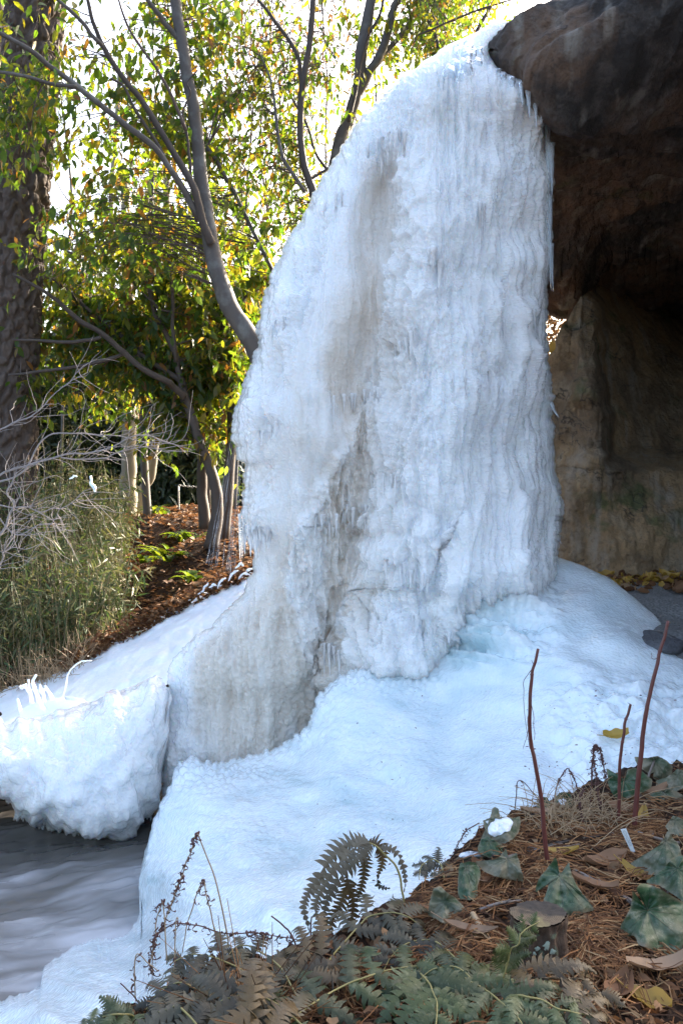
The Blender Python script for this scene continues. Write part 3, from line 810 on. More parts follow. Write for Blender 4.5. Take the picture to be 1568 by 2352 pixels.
# strands of water running off the left lip
def mat_spray():
    t = NT('falling_water')
    p = t.princ((0.8, 0.82, 0.86), 0.25); tr = t.n('ShaderNodeBsdfTransparent')
    n = t.noise(3.0, 4, t.coord('Object', (22, 22, 1.2)))
    f = t.ramp(n, [(0.42, (0.0,) * 3), (0.85, (0.30,) * 3)])
    m = t.n('ShaderNodeMixShader'); t.l(f, m.inputs[0]); t.l(tr.outputs[0], m.inputs[1]); t.l(p.outputs[0], m.inputs[2])
    return t.done(m)
SPRAY = mat_spray()
spray = empty('water_strand', PV(500, 1290, 6.9), 'thin grey strands of water dripping off the left lip of the ice', 'falling water')
for i in range(36):
    a = rs.uniform(0, 1)
    x0 = 530 + a * 32; y0 = 985 + a * 40; x1 = 468 + 95 * a + rs.uniform(-14, 14)
    d = 6.75 + rs.uniform(-.1, .15)
    s = np.linspace(0, 1, 12)
    pts = P(x0 + (x1 - x0) * s ** 1.4, y0 + (1290 + 40 * a - y0) * s ** 1.25, d + 0 * s)
    T = Tubes(); T.add(pts, 0.0008 + 0.0032 * s * rs.uniform(.2, 1), 5)
    obj('strand', T.mesh('strand', SPRAY), spray)

# ================================================================== ICE APRON
AP_TOP = [(-300, 2345), (-60, 2325), (0, 2297), (60, 2282), (97, 2266), (102, 2217), (130, 2200), (153, 2186), (190, 2165), (225, 2148), (262, 2150), (290, 2141), (310, 2120), (322, 2098), (326, 2010), (336, 1950), (348, 1915), (362, 1866), (385, 1820), (399, 1785), (403, 1764), (439, 1741), (470, 1752), (524, 1748), (560, 1738), (628, 1723), (674, 1694),
          (700, 1670), (715, 1655), (733, 1598), (770, 1562), (835, 1529), (931, 1532), (971, 1540), (1010, 1500), (1060, 1400), (1100, 1330), (1180, 1290), (1240, 1280), (1276, 1279), (1340, 1300), (1400, 1330), (1450, 1368), (1500, 1410), (1540, 1462), (1556, 1482), (1575, 1440), (1600, 1425), (1800, 1430)]
AP_D = [(2600, 1460, 5.9), (2600, 1560, 5.2), (2600, 1760, 4.5), (2600, 2000, 3.7), (-300, 2352, 3.6), (-300, 2300, 3.85), (0, 2297, 3.85), (113, 2245, 4.0), (105, 2217, 4.15), (153, 2186, 4.25), (225, 2148, 4.42), (290, 2141, 4.5), (326, 2098, 4.65), (330, 2010, 4.95), (346, 1923, 5.2), (403, 1790, 5.55), (439, 1741, 5.75), (524, 1750, 5.75), (628, 1723, 5.78), (733, 1598, 5.85),
        (800, 1600, 5.65), (835, 1529, 5.95), (971, 1543, 5.85), (0, 2352, 3.55), (100, 2352, 3.3), (200, 2250, 3.5), (240, 2352, 2.9), (330, 2290, 2.9), (400, 2150, 3.5), (500, 2000, 4.1), (500, 1850, 4.9), (700, 1900, 4.5), (700, 1760, 5.25), (900, 2000, 3.5), (1000, 1900, 3.9),
        (1100, 1700, 4.9), (1100, 1550, 5.5), (1100, 1420, 5.85), (1100, 1340, 6.1), (1270, 1285, 6.55), (1240, 1340, 6.15), (1250, 1450, 5.6), (1300, 1600, 4.95), (1300, 1790, 4.2), (1400, 1340, 6.35), (1440, 1470, 5.5), (1500, 1415, 6.15), (1556, 1480, 5.75), (1500, 1560, 5.1), (1568, 1700, 4.65), (1568, 1600, 4.98),
        (1700, 1440, 5.9), (1700, 1550, 5.2), (1700, 1700, 4.7), (1200, 1865, 3.78), (1400, 1790, 4.2), (800, 2120, 2.85), (500, 2215, 2.75), (650, 2190, 2.75), (1000, 2010, 3.25), (1100, 1910, 3.6), (800, 2400, 2.45), (1568, 1745, 4.5), (1200, 2100, 3.1), (1568, 2000, 3.6), (400, 2400, 2.6)]
def ice_apron():
    nx, ny = 800, 520
    xs = np.concatenate([np.linspace(-300, -66, 20), np.linspace(-60, 1800, 750), np.linspace(1820, 2700, 30)])
    t = np.linspace(0, 1, ny)
    X, T = np.meshgrid(xs, t)
    yt = curve(AP_TOP, X) + (4 * noise2(X / 9, X * 0, 101) + 3 * noise2(X / 4.5, X * 0, 102)) * (X < 960) + 11 * fbm(X / 42, X * 0, 116, 3) * smooth(600, 680, X) * smooth(1000, 940, X)
    yb = curve([(-60, 2480), (300, 2420), (800, 2260), (1000, 2150), (1200, 2000), (1800, 1880), (2700, 1900)], X)
    Y = yt + (yb - yt) * T ** 1.15
    Dp = tps(AP_D, X, Y, 500, 3e-3)
    # rolled crest
    e = np.clip((Y - yt) / 26.0, 0, 1)
    Dp = Dp + 0.13 * (1 - np.sqrt(1 - (1 - e) ** 2)) * smooth(1560, 1420, X)
    G = P(X, Y, Dp)
    N = grid_normals(G)
    N = N * np.sign((N * (np.array([0, 0, H]) - G)).sum(-1).mean())
    rough = np.clip(smooth(1250, 850, X + 0.25 * (Y - 1700)) * smooth(2250, 1900, Y + 0.05 * X) + 0.12, 0, 1)
    pat = smooth(-0.3, 0.35, fbm(X / 90, Y / 60, 103, 3))
    pxm = Dp / F                                    # metres per picture unit
    wy = Y + 6 * fbm(X / 40, Y / 40, 104, 2)
    disp = rough * (0.4 + 0.6 * pat) * ((2.2 + 5 * smooth(90, 10, Y - yt)) * pxm * smooth(.78, .05, cells(X / 14, wy / 12, 105)) )
    disp = disp + (0.045 * fbm(X / 130, Y / 70, 107, 2) + 0.007 * fbm(X / 60, Y / 26, 108, 3)) * (0.25 + 0.75 * smooth(0, 60, Y - yt))
    # soft scalloped snow on the lower right and rippled folds under the column
    sn = smooth(1200, 1380, X) * smooth(1500, 1620, Y)
    disp = disp + sn * (0.03 * fbm(X / 34, Y / 20, 109, 4) + 0.028 * smooth(.78, .05, cells(X / 52, Y / 30, 110)))
    fold = smooth(1000, 1080, X) * smooth(1320, 1180, X) * smooth(1290, 1340, Y) * smooth(1560, 1460, Y)
    disp = disp + fold * 0.10 * (1 - 2 * np.abs(noise2(X / 240 + Y / 120, Y / 26 - X / 130, 111)))
    disp = disp + 0.03 * smooth(.78, .05, cells(X / 20, Y / 14, 112)) * fold
    G = G + N * disp[..., None]
    disp = disp + 0.022 * fbm(X / 220, (Y + .22 * X) / 24, 117, 3) * smooth(1120, 1260, X) * smooth(1300, 1400, Y) * smooth(1800, 1700, Y)
    # greenish, thinner ice in the trough under the column; the snow stays white
    g = 0.65 * np.exp(-(((X - 1090 - 0.0 * Y) / 110) ** 2 + ((Y - 1470) / 95) ** 2)) + 0.35 * np.exp(-(((X - 1040) / 160) ** 2 + ((Y - 1760) / 60) ** 2))
    g = g + 0.40 * np.clip(fbm(X / 160, Y / 50, 115, 3) * 2, 0, 1) * smooth(1500, 1300, X) + 0.30 * rough * (0.5 + fbm(X / 50, Y / 30, 113, 3))
    g = np.clip(g * (0.8 + 0.5 * fbm(X / 40, Y / 26, 114, 3)), 0, 0.8)
    # back skirt: the crest rolls over and drops behind
    c0 = G[0].copy()
    k1 = c0 + np.array([0, .10, -.03]); k2 = c0 + np.array([0, .2, -.25]); k3 = c0 + np.array([0, .25, 0]); k3[:, 2] = np.minimum(c0[:, 2] - .5, -0.2)
    S = np.stack([k3, k2, k1])
    GA = np.concatenate([S, G], 0); M = np.concatenate([np.zeros((3, nx)), g], 0)
    return raw_mesh('ice_apron', GA, grid_quads(nx, ny + 3), None, ICE_APRON, True, M)
apron = empty('ice_apron', PV(900, 1900, 4.4), 'broad rounded apron of pale blue ice spreading from the foot of the frozen waterfall', 'ice apron')
obj('ice_sheet', ice_apron(), apron)
# ================================================================== LOW ICE LUMP
def ice_lump():
    nx, nf, nb = 330, 220, 14
    xs = np.concatenate([np.linspace(-480, -128, 50), np.linspace(-120, 389, 280)])
    ph = np.linspace(0.0, math.pi, nf)
    PH, X = np.meshgrid(ph, xs)
    yt = curve([(-480, 1790), (-300, 1730), (-120, 1700), (0, 1690), (29, 1668), (80, 1645), (146, 1633), (220, 1604), (311, 1566), (345, 1554), (372, 1560), (389, 1592)], X) + 9 * fbm(X / 30, X * 0, 134, 3)
    yb = curve([(-120, 1815), (0, 1826), (30, 1845), (40, 1868), (62, 1880), (80, 1898), (120, 1908), (165, 1924), (226, 1927), (258, 1923), (290, 1907), (342, 1874), (362, 1850), (372, 1786), (381, 1740), (389, 1600)], X)
    Y = 0.5 * (yt + yb) - 0.5 * (yb - yt) * np.cos(PH)
    Y = Y + (6 * noise2(X / 9, X * 0, 121) + 5 * noise2(X / 4, X * 0, 122)) * np.clip((PH - 2.2) / .9, 0, 1) ** 2
    dE = curve([(-120, 6.2), (150, 6.15), (389, 6.35)], X)
    cap = np.sqrt(np.clip(1 - np.clip((X - 250) / 139, 0, 1) ** 2.5, 0, 1))
    # the crest leans back to meet the shore, the foot stands on the water
    Dp = dE - 0.62 * np.sin(PH) ** 0.8 * (0.3 + 0.7 * cap) - 0.25 * (1 - np.cos(PH)) * 0.5 + 0.1
    G = P(X, Y, Dp)
    N = grid_normals(G); N = N * np.sign((N * (np.array([0, 0, H]) - G)).sum(-1).mean())
    for ax in (0, 1):
        N = sum(np.roll(N, k, ax) for k in range(-7, 8))
    N = N / np.linalg.norm(N, axis=-1, keepdims=True)
    edge = np.clip(np.sin(PH) * 4, np.where(PH < 1.5, .55, .15), 1)
    rough = smooth(120, 240, X - 0.2 * (Y - 1700)) * .8 + .2
    disp = 0.05 * fbm(X / 60, PH * 1.6, 136, 3) + rough * (0.007 * smooth(.78, .05, cells(X / 12, Y / 13, 123)) + 0.002 * smooth(.78, .05, cells(X / 7, Y / 8, 124))) + 0.085 * fbm(X / 90, Y / 110, 125, 4) + 0.03 * fbm(X / 30, Y / 44, 129, 3) + 0.012 * fbm(X / 22, Y / 90, 126, 3)
    disp = disp + (1 - rough) * 0.03 * smooth(.78, .05, cells(X / 34, Y / 34, 127))
    G = G + N * (disp * edge)[..., None]
    mud = 0.30 * smooth(250, 360, X) * smooth(1560, 1700, Y) * (0.7 + 0.8 * fbm(X / 30, Y / 40, 128, 3)) + 0.08
    pb = np.linspace(math.pi, 0, nb + 2)[1:-1]
    PB, XB = np.meshgrid(pb, xs)
    YB = 0.5 * (yt[:, :1] + yb[:, :1]) - 0.5 * (yb[:, :1] - yt[:, :1]) * np.cos(PB)
    DB = dE[:, :1] + 0.35 * np.sin(PB) - 0.25 * (1 - np.cos(PB)) * 0.5 + 0.1
    GB = P(XB, YB, DB)
    GA = np.concatenate([G, GB], 1); M = np.concatenate([np.clip(mud, 0, 1), 0 * XB], 1)
    nu = nf + nb
    cap_q = []
    for row in (0, nx - 1):
        for k in range(nu // 2 - 1):
            cap_q.append([row * nu + k, row * nu + k + 1, row * nu + nu - 2 - k, row * nu + nu - 1 - k])
    return raw_mesh('ice_lump', GA, np.concatenate([grid_quads(nu, nx, True), np.array(cap_q)]), None, ICE, True, M)
lump = empty('ice_lump', PV(200, 1915, 5.9), 'rounded bulging ice lump overhanging the dark stream water', 'ice lump')
obj('ice_body', ice_lump(), lump)
for i in range(26):
    x = rs.uniform(40, 365)
    yb = curve([(36, 1846), (64, 1880), (72, 1899), (133, 1907), (141, 1920), (226, 1925), (258, 1920), (290, 1905), (342, 1872), (365, 1845)], x)
    icicle(lump, PV(x, yb - 8, 5.98), rs.uniform(.03, .09), rs.uniform(.008, .016), CLEAR if rs.rand() < .5 else ICE, seed=i)
# ---- frozen twigs coated white on the shore
ft = empty('frosted_shrub', PV(85, 1600, 7.0), 'small twiggy shrub thickly coated in white ice at the edge of the bamboo', 'icy shrub')
for i, (px) in enumerate([[(80, 1660), (72, 1610), (66, 1560)], [(95, 1650), (88, 1605), (76, 1570), (84, 1550)], [(110, 1650), (104, 1612), (92, 1572)], [(130, 1640), (118, 1600), (104, 1575)], [(60, 1665), (50, 1640), (40, 1605)],
                          [(20, 1700), (8, 1670), (-10, 1630)], [(48, 1580), (62, 1572)], [(140, 1620), (150, 1585), (158, 1545), (185, 1520), (212, 1518)], [(70, 1590), (56, 1575)], [(92, 1590), (104, 1583)], [(35, 1690), (46, 1672)]]):
    pts = np.array([np.array(PV(x, y, 6.75 + .05 * i)) for x, y in px])
    T = Tubes(); T.add(resample(pts, 10), np.linspace(.019, .008, 10) if i != 7 else np.linspace(.007, .004, 10), 7, True, .35, i)
    obj('icy_twig', T.mesh('icy_twig', SNOW), ft)
for i, (x, y, rx, rz) in enumerate([(85, 1655, .14, .11), (112, 1650, .10, .10), (150, 1635, .18, .09), (40, 1720, .12, .07), (180, 1635, .12, .06)]):
    u = np.linspace(0.02, math.pi - 0.02, 14); v = np.arange(22) * 2 * math.pi / 22
    U, Vv = np.meshgrid(v, u)
    R = 1 + 0.22 * noise2(U * 1.3 + i * 3, Vv * 1.7, 9)
    G = np.stack([R * rx * np.sin(Vv) * np.cos(U), R * rx * .8 * np.sin(Vv) * np.sin(U), R * rz * np.cos(Vv)], -1) + np.array(PV(x, y, 6.7 + .03 * i))
    obj('ice_cap', raw_mesh('ice_cap', G, grid_quads(22, 14, True), None, SNOW), ft)

fb = empty('frosted_shrub', PV(520, 1330, 8.0), 'low twigs and leaves coated in white ice at the top of the snowy shore', 'icy shrub')
for i, (px) in enumerate([[(455, 1365), (470, 1352), (478, 1338)], [(500, 1352), (505, 1335), (520, 1328)], [(525, 1335), (535, 1315), (548, 1310)], [(548, 1330), (560, 1318), (575, 1320)], [(480, 1350), (492, 1342), (498, 1345)], [(540, 1305), (552, 1296), (560, 1300)], [(565, 1312), (580, 1305)], [(440, 1385), (452, 1375)]]):
    pts = np.array([np.array(PV(x, y, 8.25)) for x, y in px])
    T = Tubes(); T.add(resample(pts, 9, .01, i), .012 * np.sin(np.linspace(.4, 2.7, 9)), 7, True, .5, i + 20)
    obj('icy_twig', T.mesh('icy_twig', SNOW), fb)

# ================================================================== TREES
def px_tube(T, pts, w, d, n=None, wob=0.01, sides=8, seed=0, rough=0.08, dd=0.0):
    """pts: picture points at distance d (or d..d+dd), w: widths in picture units"""
    k = len(pts)
    ds = np.linspace(d, d + dd, k)
    A = np.array([list(PV(p[0], p[1], ds[i])) for i, p in enumerate(pts)])
    n = n or max(10, k * 5)
    R = resample(A, n, wob, seed)
    W = np.interp(np.linspace(0, 1, n), np.linspace(0, 1, len(w)), w) * 0.5 * d / F
    T.add(R, W, sides, True, rough, seed)
    return R

LEAF_MESH = [raw_mesh('leaf', np.array(LEAF_V) * np.array([1, s, 1]), LEAF_Q, LEAF_T, LEAF) for s in (0.85, 1.0, 1.2)]

def hit_sky(x, y):
    return True

class Tree:
    def __init__(self, name, base, label, cat='tree', group=None):
        self.o = empty(name, base, label, cat, group); self.limbs = []; self.tw = Tubes(); self.leaf = []
    def limb(self, name, pts, w, d, mat, **kw):
        T = Tubes(); R = px_tube(T, pts, w, d, **kw)
        obj(name, T.mesh(name, mat), self.o); self.limbs.append(R); return R
    def twig(self, target, length_w=0.006, seed=0):
        """a thin twig from the nearest limb point to the target, returns its points"""
        A = np.concatenate(self.limbs)
        dd = np.linalg.norm(A - target, axis=1) + 0.35 * np.maximum(0, A[:, 2] - target[2])
        a = A[int(np.argmin(dd))]
        L = np.linalg.norm(target - a)
        mid = (a + target) / 2 + np.array([0, 0, 0.16 * L]) + RS.normal(0, .05 * L, 3)
        R = resample(np.array([a, mid, target]), 9, 0.03 * L, seed)
        self.tw.add(R, np.linspace(length_w, 0.0022, 9), 4, False)
        return R
    def sprays(self, targets, per, size, tilt=(0.1, 1.35), reach=0.32, side=3):
        for i, t in enumerate(targets):
            R = self.twig(np.asarray(t), seed=i)
            L = np.linalg.norm(R[-1] - R[0])
            ends = [R[4:]]
            for s in range(side):
                k = RS.randint(3, 8)
                e = R[k] + RS.normal(0, reach * .6, 3) + np.array([0, 0, -0.05])
                r2 = resample(np.array([R[k], (R[k] + e) / 2 + np.array([0, 0, .04]), e]), 6, 0.02, i * 7 + s)
                self.tw.add(r2, np.linspace(.003, .0014, 6), 3, False); ends.append(r2)
            pts = np.concatenate(ends)
            n = max(1, int(per * RS.uniform(.5, 1.5)))
            idx = RS.randint(0, len(pts), n)
            p = pts[idx] + RS.normal(0, .05, (n, 3))
            self.leaf.append((p, RS.uniform(.7, 1.25, n) * size, rots(n, tilt[0], tilt[1], RS)))
    def finish(self, twig_mat, leaf_mat, nobj=300, mass='foliage'):
        if self.tw.V:
            o = obj('twigs', self.tw.mesh('twigs', twig_mat), self.o, 'stuff')
        if not self.leaf: return
        p = np.concatenate([a for a, b, c in self.leaf]); s = np.concatenate([b for a, b, c in self.leaf]); M = np.concatenate([c for a, b, c in self.leaf])
        px = p[:, 0] / p[:, 1] * F + CX; py = CY - (p[:, 2] - H) / p[:, 1] * F
        vis = (px > 0) & (px < 1200) & (py > 0) & (py < 1250)
        order = np.argsort(np.where(vis, p[:, 1] / s, 1e9))
        near = order[:nobj]; rest = order[nobj:]
        inv = Matrix.Translation(-Vector(self.o.location))
        for i in near:
            o = bpy.data.objects.new('leaf', LEAF_MESH[i % 3]); COL.objects.link(o); o.parent = self.o
            m = Matrix([[*(M[i][r] * s[i]), p[i][r]] for r in range(3)] + [[0, 0, 0, 1]])
            o.matrix_basis = inv @ m
        if len(rest):
            obj(mass, scatter_mesh(mass, LEAF_V, LEAF_Q, LEAF_T, M[rest], p[rest], s[rest][:, None] * np.ones(3), leaf_mat), self.o, 'stuff')

def pick(n, dens, box, d0, d1, seed):
    """n world targets sampled from a picture-space density, each at its own real distance"""
    r = np.random.RandomState(seed); out = []
    while len(out) < n:
        x = r.uniform(box[0], box[2]); y = r.uniform(box[1], box[3])
        if r.rand() < dens(x, y):
            out.append(list(PV(x, y, r.uniform(d0, d1))))
    return np.array(out)

def blob(x, y, cx, cy, rx, ry): return math.exp(-((x - cx) / rx) ** 2 - ((y - cy) / ry) ** 2)

# ---- big pine at the frame's edge: plated bark
def pine_trunk():
    nu, nv = 190, 520
    ys = np.linspace(-260, 1330, nv)
    cx = curve([(-260, 100), (0, 82), (200, 64), (400, 47), (632, 28), (800, 17), (1000, 10), (1150, 4), (1330, -4)], ys)
    w = curve([(-260, 112), (0, 117), (400, 122), (800, 124), (1000, 132), (1150, 142), (1330, 165)], ys)
    d = 10.6
    C = P(cx, ys, d + 0 * ys); R = w * .5 * d / F
    ang = np.linspace(0, 2 * math.pi, nu, endpoint=False)
    A, Yv = np.meshgrid(ang, ys)
    s = A * R[:, None] / 1.0; z = C[:, 2:3] + 0 * A
    u = s / 0.075 + 0.5 * fbm(s * 9, z * 5, 202, 2); v = z / 0.15 + 0.5 * fbm(s * 8, z * 4, 203, 2)
    c1 = cells(u, v, 204)
    plate = smooth(0.62, 0.30, c1)
    disp = 0.048 * plate + 0.012 * fbm(s * 40, z * 26, 205, 3) + 0.01 * np.floor(3 * (0.5 + 0.5 * noise2(u * 1.7, v * 1.7, 206)))
    RR = R[:, None] - 0.015 + disp
    G = np.stack([C[:, 0:1] + RR * np.cos(A), C[:, 1:2] + RR * np.sin(A), C[:, 2:3] + 0 * A], -1)
    return raw_mesh('trunk', G, grid_quads(nu, nv, True), None, BARK_PINE, True)
pine = empty('pine_tree', PV(0, 1330, 10.6), 'thick pine trunk with rough dark plated bark at the bamboo', 'tree')
obj('trunk', pine_trunk(), pine)
T = Tubes(); R = px_tube(T, [(-60, 300), (-20, 180), (0, 90), (-6, 0), (-20, -120)], [60, 56, 50, 46, 40], 11.5)
second_pine = empty('pine_tree', PV(-60, 1300, 11.5), 'second darker pine stem just showing behind the thick pine trunk', 'tree')
T2 = Tubes(); px_tube(T2, [(-70, 1330), (-60, 800), (-35, 300), (-12, 90), (-8, 0), (-12, -200)], [70, 62, 56, 50, 46, 40], 11.6, seed=3)
obj('trunk', T2.mesh('trunk', BARK_PINE), second_pine)

# ---- leaning grey tree rising behind the ice edge
t1 = Tree('leaning_tree', PV(640, 1290, 9.4), 'grey smooth trunked tree leaning out from behind the ice edge')
t1.limb('trunk', [(660, 1280), (628, 960), (592, 816), (564, 763), (520, 691), (483, 574), (472, 470), (455, 342), (435, 193), (419, 101), (403, 0), (392, -120)], [52, 50, 47, 45, 42, 38, 34, 30, 28, 26, 25, 20], 9.4, BARK, wob=.02, n=60, sides=12)
t1.limb('branch', [(486, 560), (471, 524), (455, 470), (439, 419), (371, 306), (330, 240), (290, 185), (238, 109), (218, 60), (202, 0), (195, -60)], [22, 20, 18, 16, 14, 13, 12, 11, 9, 8, 6], 9.3, BARK_DARK, dd=-.5, n=50)
t1.limb('branch', [(236, 106), (220, 89), (180, 44), (133, 0), (90, -40)], [10, 10, 9, 8, 6], 8.8, BARK, dd=-.2)
t1.limb('branch', [(455, 505), (447, 483), (420, 435), (395, 395), (354, 338), (290, 290), (226, 234), (177, 197), (121, 157), (72, 117), (0, 76), (-60, 40)], [17, 16, 15, 14, 14, 14, 13, 13, 12, 11, 10, 8], 9.3, BARK, dd=-.9, n=60)
t1.limb('branch', [(177, 199), (121, 193), (60, 177), (0, 167), (-60, 160)], [10, 9, 8, 8, 6], 8.6, BARK, dd=-.2)
t1.limb('branch', [(395, 395), (350, 310), (310, 255), (285, 200), (255, 180)], [8, 8, 7, 6, 5], 9.1, BARK_DARK, dd=-.2)
t1.limb('branch', [(437, 412), (436, 360), (428, 310), (420, 260), (436, 215), (430, 190), (455, 160)], [7, 7, 6, 5, 5, 4, 3], 9.2, BARK_DARK, dd=-.1)
t1.limb('branch', [(428, 300), (380, 190), (345, 140), (310, 90), (285, 40), (270, -10)], [8, 7, 6, 6, 5, 4], 9.1, TWIG_DARK, dd=-.3)
t1.limb('branch', [(419, 101), (385, 60), (360, 30), (338, 0), (320, -30)], [14, 12, 11, 10, 8], 9.4, BARK, dd=-.2)
t1.limb('branch', [(475, 340), (510, 390), (545, 460), (590, 550), (630, 630)], [10, 10, 9, 9, 10], 9.9, BARK, dd=.2)
def dens1(x, y):
    v = 0.95 * blob(x, y, 40, 380, 110, 240) + 0.8 * blob(x, y, 250, 610, 210, 130) + 0.85 * blob(x, y, 400, 120, 150, 130) + 0.5 * blob(x, y, 330, 360, 200, 110) + 0.6 * blob(x, y, 560, 420, 90, 180) + 0.5 * blob(x, y, 250, 240, 90, 90) + .6 * blob(x, y, 520, 200, 60, 120)
    v -= 0.9 * blob(x, y, 190, 80, 80, 70) + 0.8 * blob(x, y, 165, 430, 60, 70) + .6 * blob(x, y, 250, 370, 40, 30)
    return v
t1.sprays(pick(270, dens1, (-60, -40, 640, 720), 9.5, 11.6, 31), 19, .122)
t1.sprays(pick(20, lambda x, y: .95 * blob(x, y, 40, 330, 90, 200), (-60, 80, 150, 640), 8.4, 9.8, 38), 24, .11)
t1.finish(TWIG_DARK, LEAF)

# ---- dark spreading tree in the middle of the bank
t2 = Tree('spreading_tree', PV(488, 1245, 10.6), 'dark multi limbed tree spreading low green branches over the leaf litter')
t2.limb('trunk', [(484, 1260), (500, 1170), (494, 1120), (483, 1077), (455, 1009), (439, 957), (425, 915), (419, 880)], [34, 28, 26, 24, 23, 22, 22, 20], 10.5, BARK_DARK, n=40, sides=10)
t2.limb('branch', [(424, 912), (400, 890), (383, 876), (334, 852), (282, 808), (234, 767), (185, 735), (133, 691), (85, 659), (30, 630)], [17, 16, 15, 14, 13, 12, 11, 9, 8, 6], 10.4, BARK_DARK, dd=-.8, n=50)
t2.limb('branch', [(420, 885), (407, 868), (354, 836), (318, 812), (298, 792), (258, 755), (209, 715), (161, 671), (120, 640)], [14, 14, 13, 12, 11, 10, 9, 8, 6], 10.5, BARK_DARK, dd=.3, n=45)
t2.limb('branch', [(420, 880), (410, 850), (403, 816), (375, 755), (354, 715), (338, 634), (332, 594), (325, 540)], [15, 14, 13, 12, 11, 10, 9, 7], 10.5, BARK_DARK, n=40)
t2.limb('branch', [(404, 832), (399, 767), (395, 675), (391, 614), (384, 560)], [10, 9, 8, 7, 5], 10.4, BARK_DARK, dd=-.2)
t2.limb('branch', [(399, 716), (370, 710), (345, 690), (325, 670)], [6, 6, 5, 4], 10.4, BARK_DARK)
t2.limb('branch', [(284, 814), (226, 832), (169, 844), (80, 856), (20, 862)], [9, 9, 8, 7, 5], 10.1, BARK_DARK, dd=-.3)
t2.limb('branch', [(232, 775), (200, 782), (153, 787), (80, 783), (30, 780)], [9, 9, 8, 7, 5], 9.9, BARK_DARK, dd=-.2)
def dens2(x, y):
    v = 1.0 * blob(x, y, 250, 760, 220, 110) + 0.8 * blob(x, y, 430, 950, 80, 110) + 0.7 * blob(x, y, 150, 880, 110, 60) + .7 * blob(x, y, 400, 650, 130, 120) + .5 * blob(x, y, 320, 900, 120, 50)
    return v - .6 * blob(x, y, 110, 760, 40, 50)
t2.sprays(pick(240, dens2, (40, 520, 560, 1060), 10.4, 12.4, 32), 30, .125)
t2.finish(TWIG_DARK, LEAF)

# ---- its dark neighbour, a straight stem touching the ice
t3 = Tree('dark_stem_tree', PV(520, 1230, 10.9), 'straight dark stemmed tree standing close beside the dripping ice lip')
t3.limb('trunk', [(514, 1240), (526, 1100), (533, 977), (528, 880), (520, 840), (512, 755), (503, 675), (500, 600), (512, 540)], [26, 25, 24, 24, 22, 20, 18, 14, 10], 10.9, BARK_DARK, n=40)
t3.limb('branch', [(533, 900), (560, 880), (590, 850), (620, 800)], [8, 7, 6, 5], 10.9, BARK_DARK)
t3.limb('branch', [(515, 780), (560, 690), (600, 660), (640, 650)], [8, 7, 6, 5], 10.9, BARK_DARK)
def dens3(x, y): return 0.9 * blob(x, y, 560, 700, 70, 150) + .7 * blob(x, y, 545, 900, 60, 90) + .7 * blob(x, y, 470, 820, 60, 120)
t3.sprays(pick(120, dens3, (420, 520, 660, 1010), 10.3, 12.0, 33), 26, .125)
t3.finish(TWIG_DARK, LEAF, 200)
t3b = Tree('short_stem_tree', PV(470, 1215, 10.9), 'short brown trunk standing left of the spreading tree foot')
t3b.limb('trunk', [(472, 1215), (466, 1150), (463, 1100), (467, 1050), (478, 960), (482, 870), (476, 760)], [30, 25, 24, 23, 18, 16, 12], 11.2, BARK_DARK, n=30)
t3b.sprays(pick(40, lambda x, y: blob(x, y, 480, 850, 60, 130), (400, 650, 560, 1000), 11, 12.2, 34), 22, .11)
t3b.finish(TWIG_DARK, LEAF, 60)

# ---- slim trees above the slope of the ice
t4 = Tree('slim_tree', PV(725, 900, 9.9), 'slim brown tree with a forked stem rising above the ice slope')
t4.limb('trunk', [(760, 1180), (742, 700), (722, 470), (709, 414), (695, 366), (688, 293), (693, 209), (709, 110), (719, 0), (724, -80)], [26, 24, 19, 18, 16, 15, 15, 14, 13, 10], 9.9, BARK_DARK, n=50)
t4.limb('branch', [(692, 200), (690, 175), (684, 135), (662, 92), (614, 26), (592, 0), (570, -40)], [10, 10, 9, 9, 8, 7, 5], 9.9, BARK_DARK, dd=.2)
t4.limb('branch', [(716, 410), (760, 380), (780, 360), (830, 300)], [6, 5, 5, 4], 9.9, BARK_DARK)
t4.limb('branch', [(700, 440), (660, 380), (640, 330), (625, 200), (600, 130)], [9, 9, 8, 6, 4], 9.8, BARK)
t4.sprays(pick(150, lambda x, y: .6 * blob(x, y, 620, 260, 120, 200) + .75 * blob(x, y, 640, 480, 70, 110) + .4 * blob(x, y, 760, 120, 90, 110), (480, -40, 860, 620), 10, 11.6, 35), 11, .095)
t4.finish(TWIG_DARK, LEAF, 200)
t5 = Tree('twin_trunk_tree', PV(770, 900, 10.6), 'grey twin trunked tree behind the upper ice slope')
t5.limb('trunk', [(740, 1150), (765, 480), (779, 330), (801, 278), (823, 190), (830, 110), (852, 0), (862, -90)], [40, 34, 30, 29, 28, 27, 24, 20], 10.6, BARK, n=45, sides=10)
t5.limb('branch', [(812, 235), (845, 172), (867, 135), (885, 95), (903, 18), (914, 0), (925, -60)], [22, 21, 20, 19, 17, 16, 12], 10.6, BARK, n=30)
t5.limb('branch', [(862, 150), (881, 128), (922, 77), (977, 11), (1010, -40)], [13, 12, 11, 9, 7], 10.6, BARK, dd=.3)
t5.limb('branch', [(800, 280), (822, 180), (840, 90), (870, 40), (885, -30)], [9, 9, 8, 7, 5], 10.4, BARK_DARK)
t5.limb('branch', [(760, 400), (730, 360), (700, 280), (660, 200), (640, 60)], [8, 7, 6, 5, 4], 10.8, BARK)
t5.sprays(pick(140, lambda x, y: .8 * blob(x, y, 960, 110, 110, 90) + .7 * blob(x, y, 800, 150, 90, 140) + .5 * blob(x, y, 690, 420, 70, 120) + .6 * blob(x, y, 1060, 50, 90, 60), (600, -60, 1150, 560), 10.7, 12.4, 36), 11, .1)
t5.finish(TWIG_DARK, LEAF, 200)

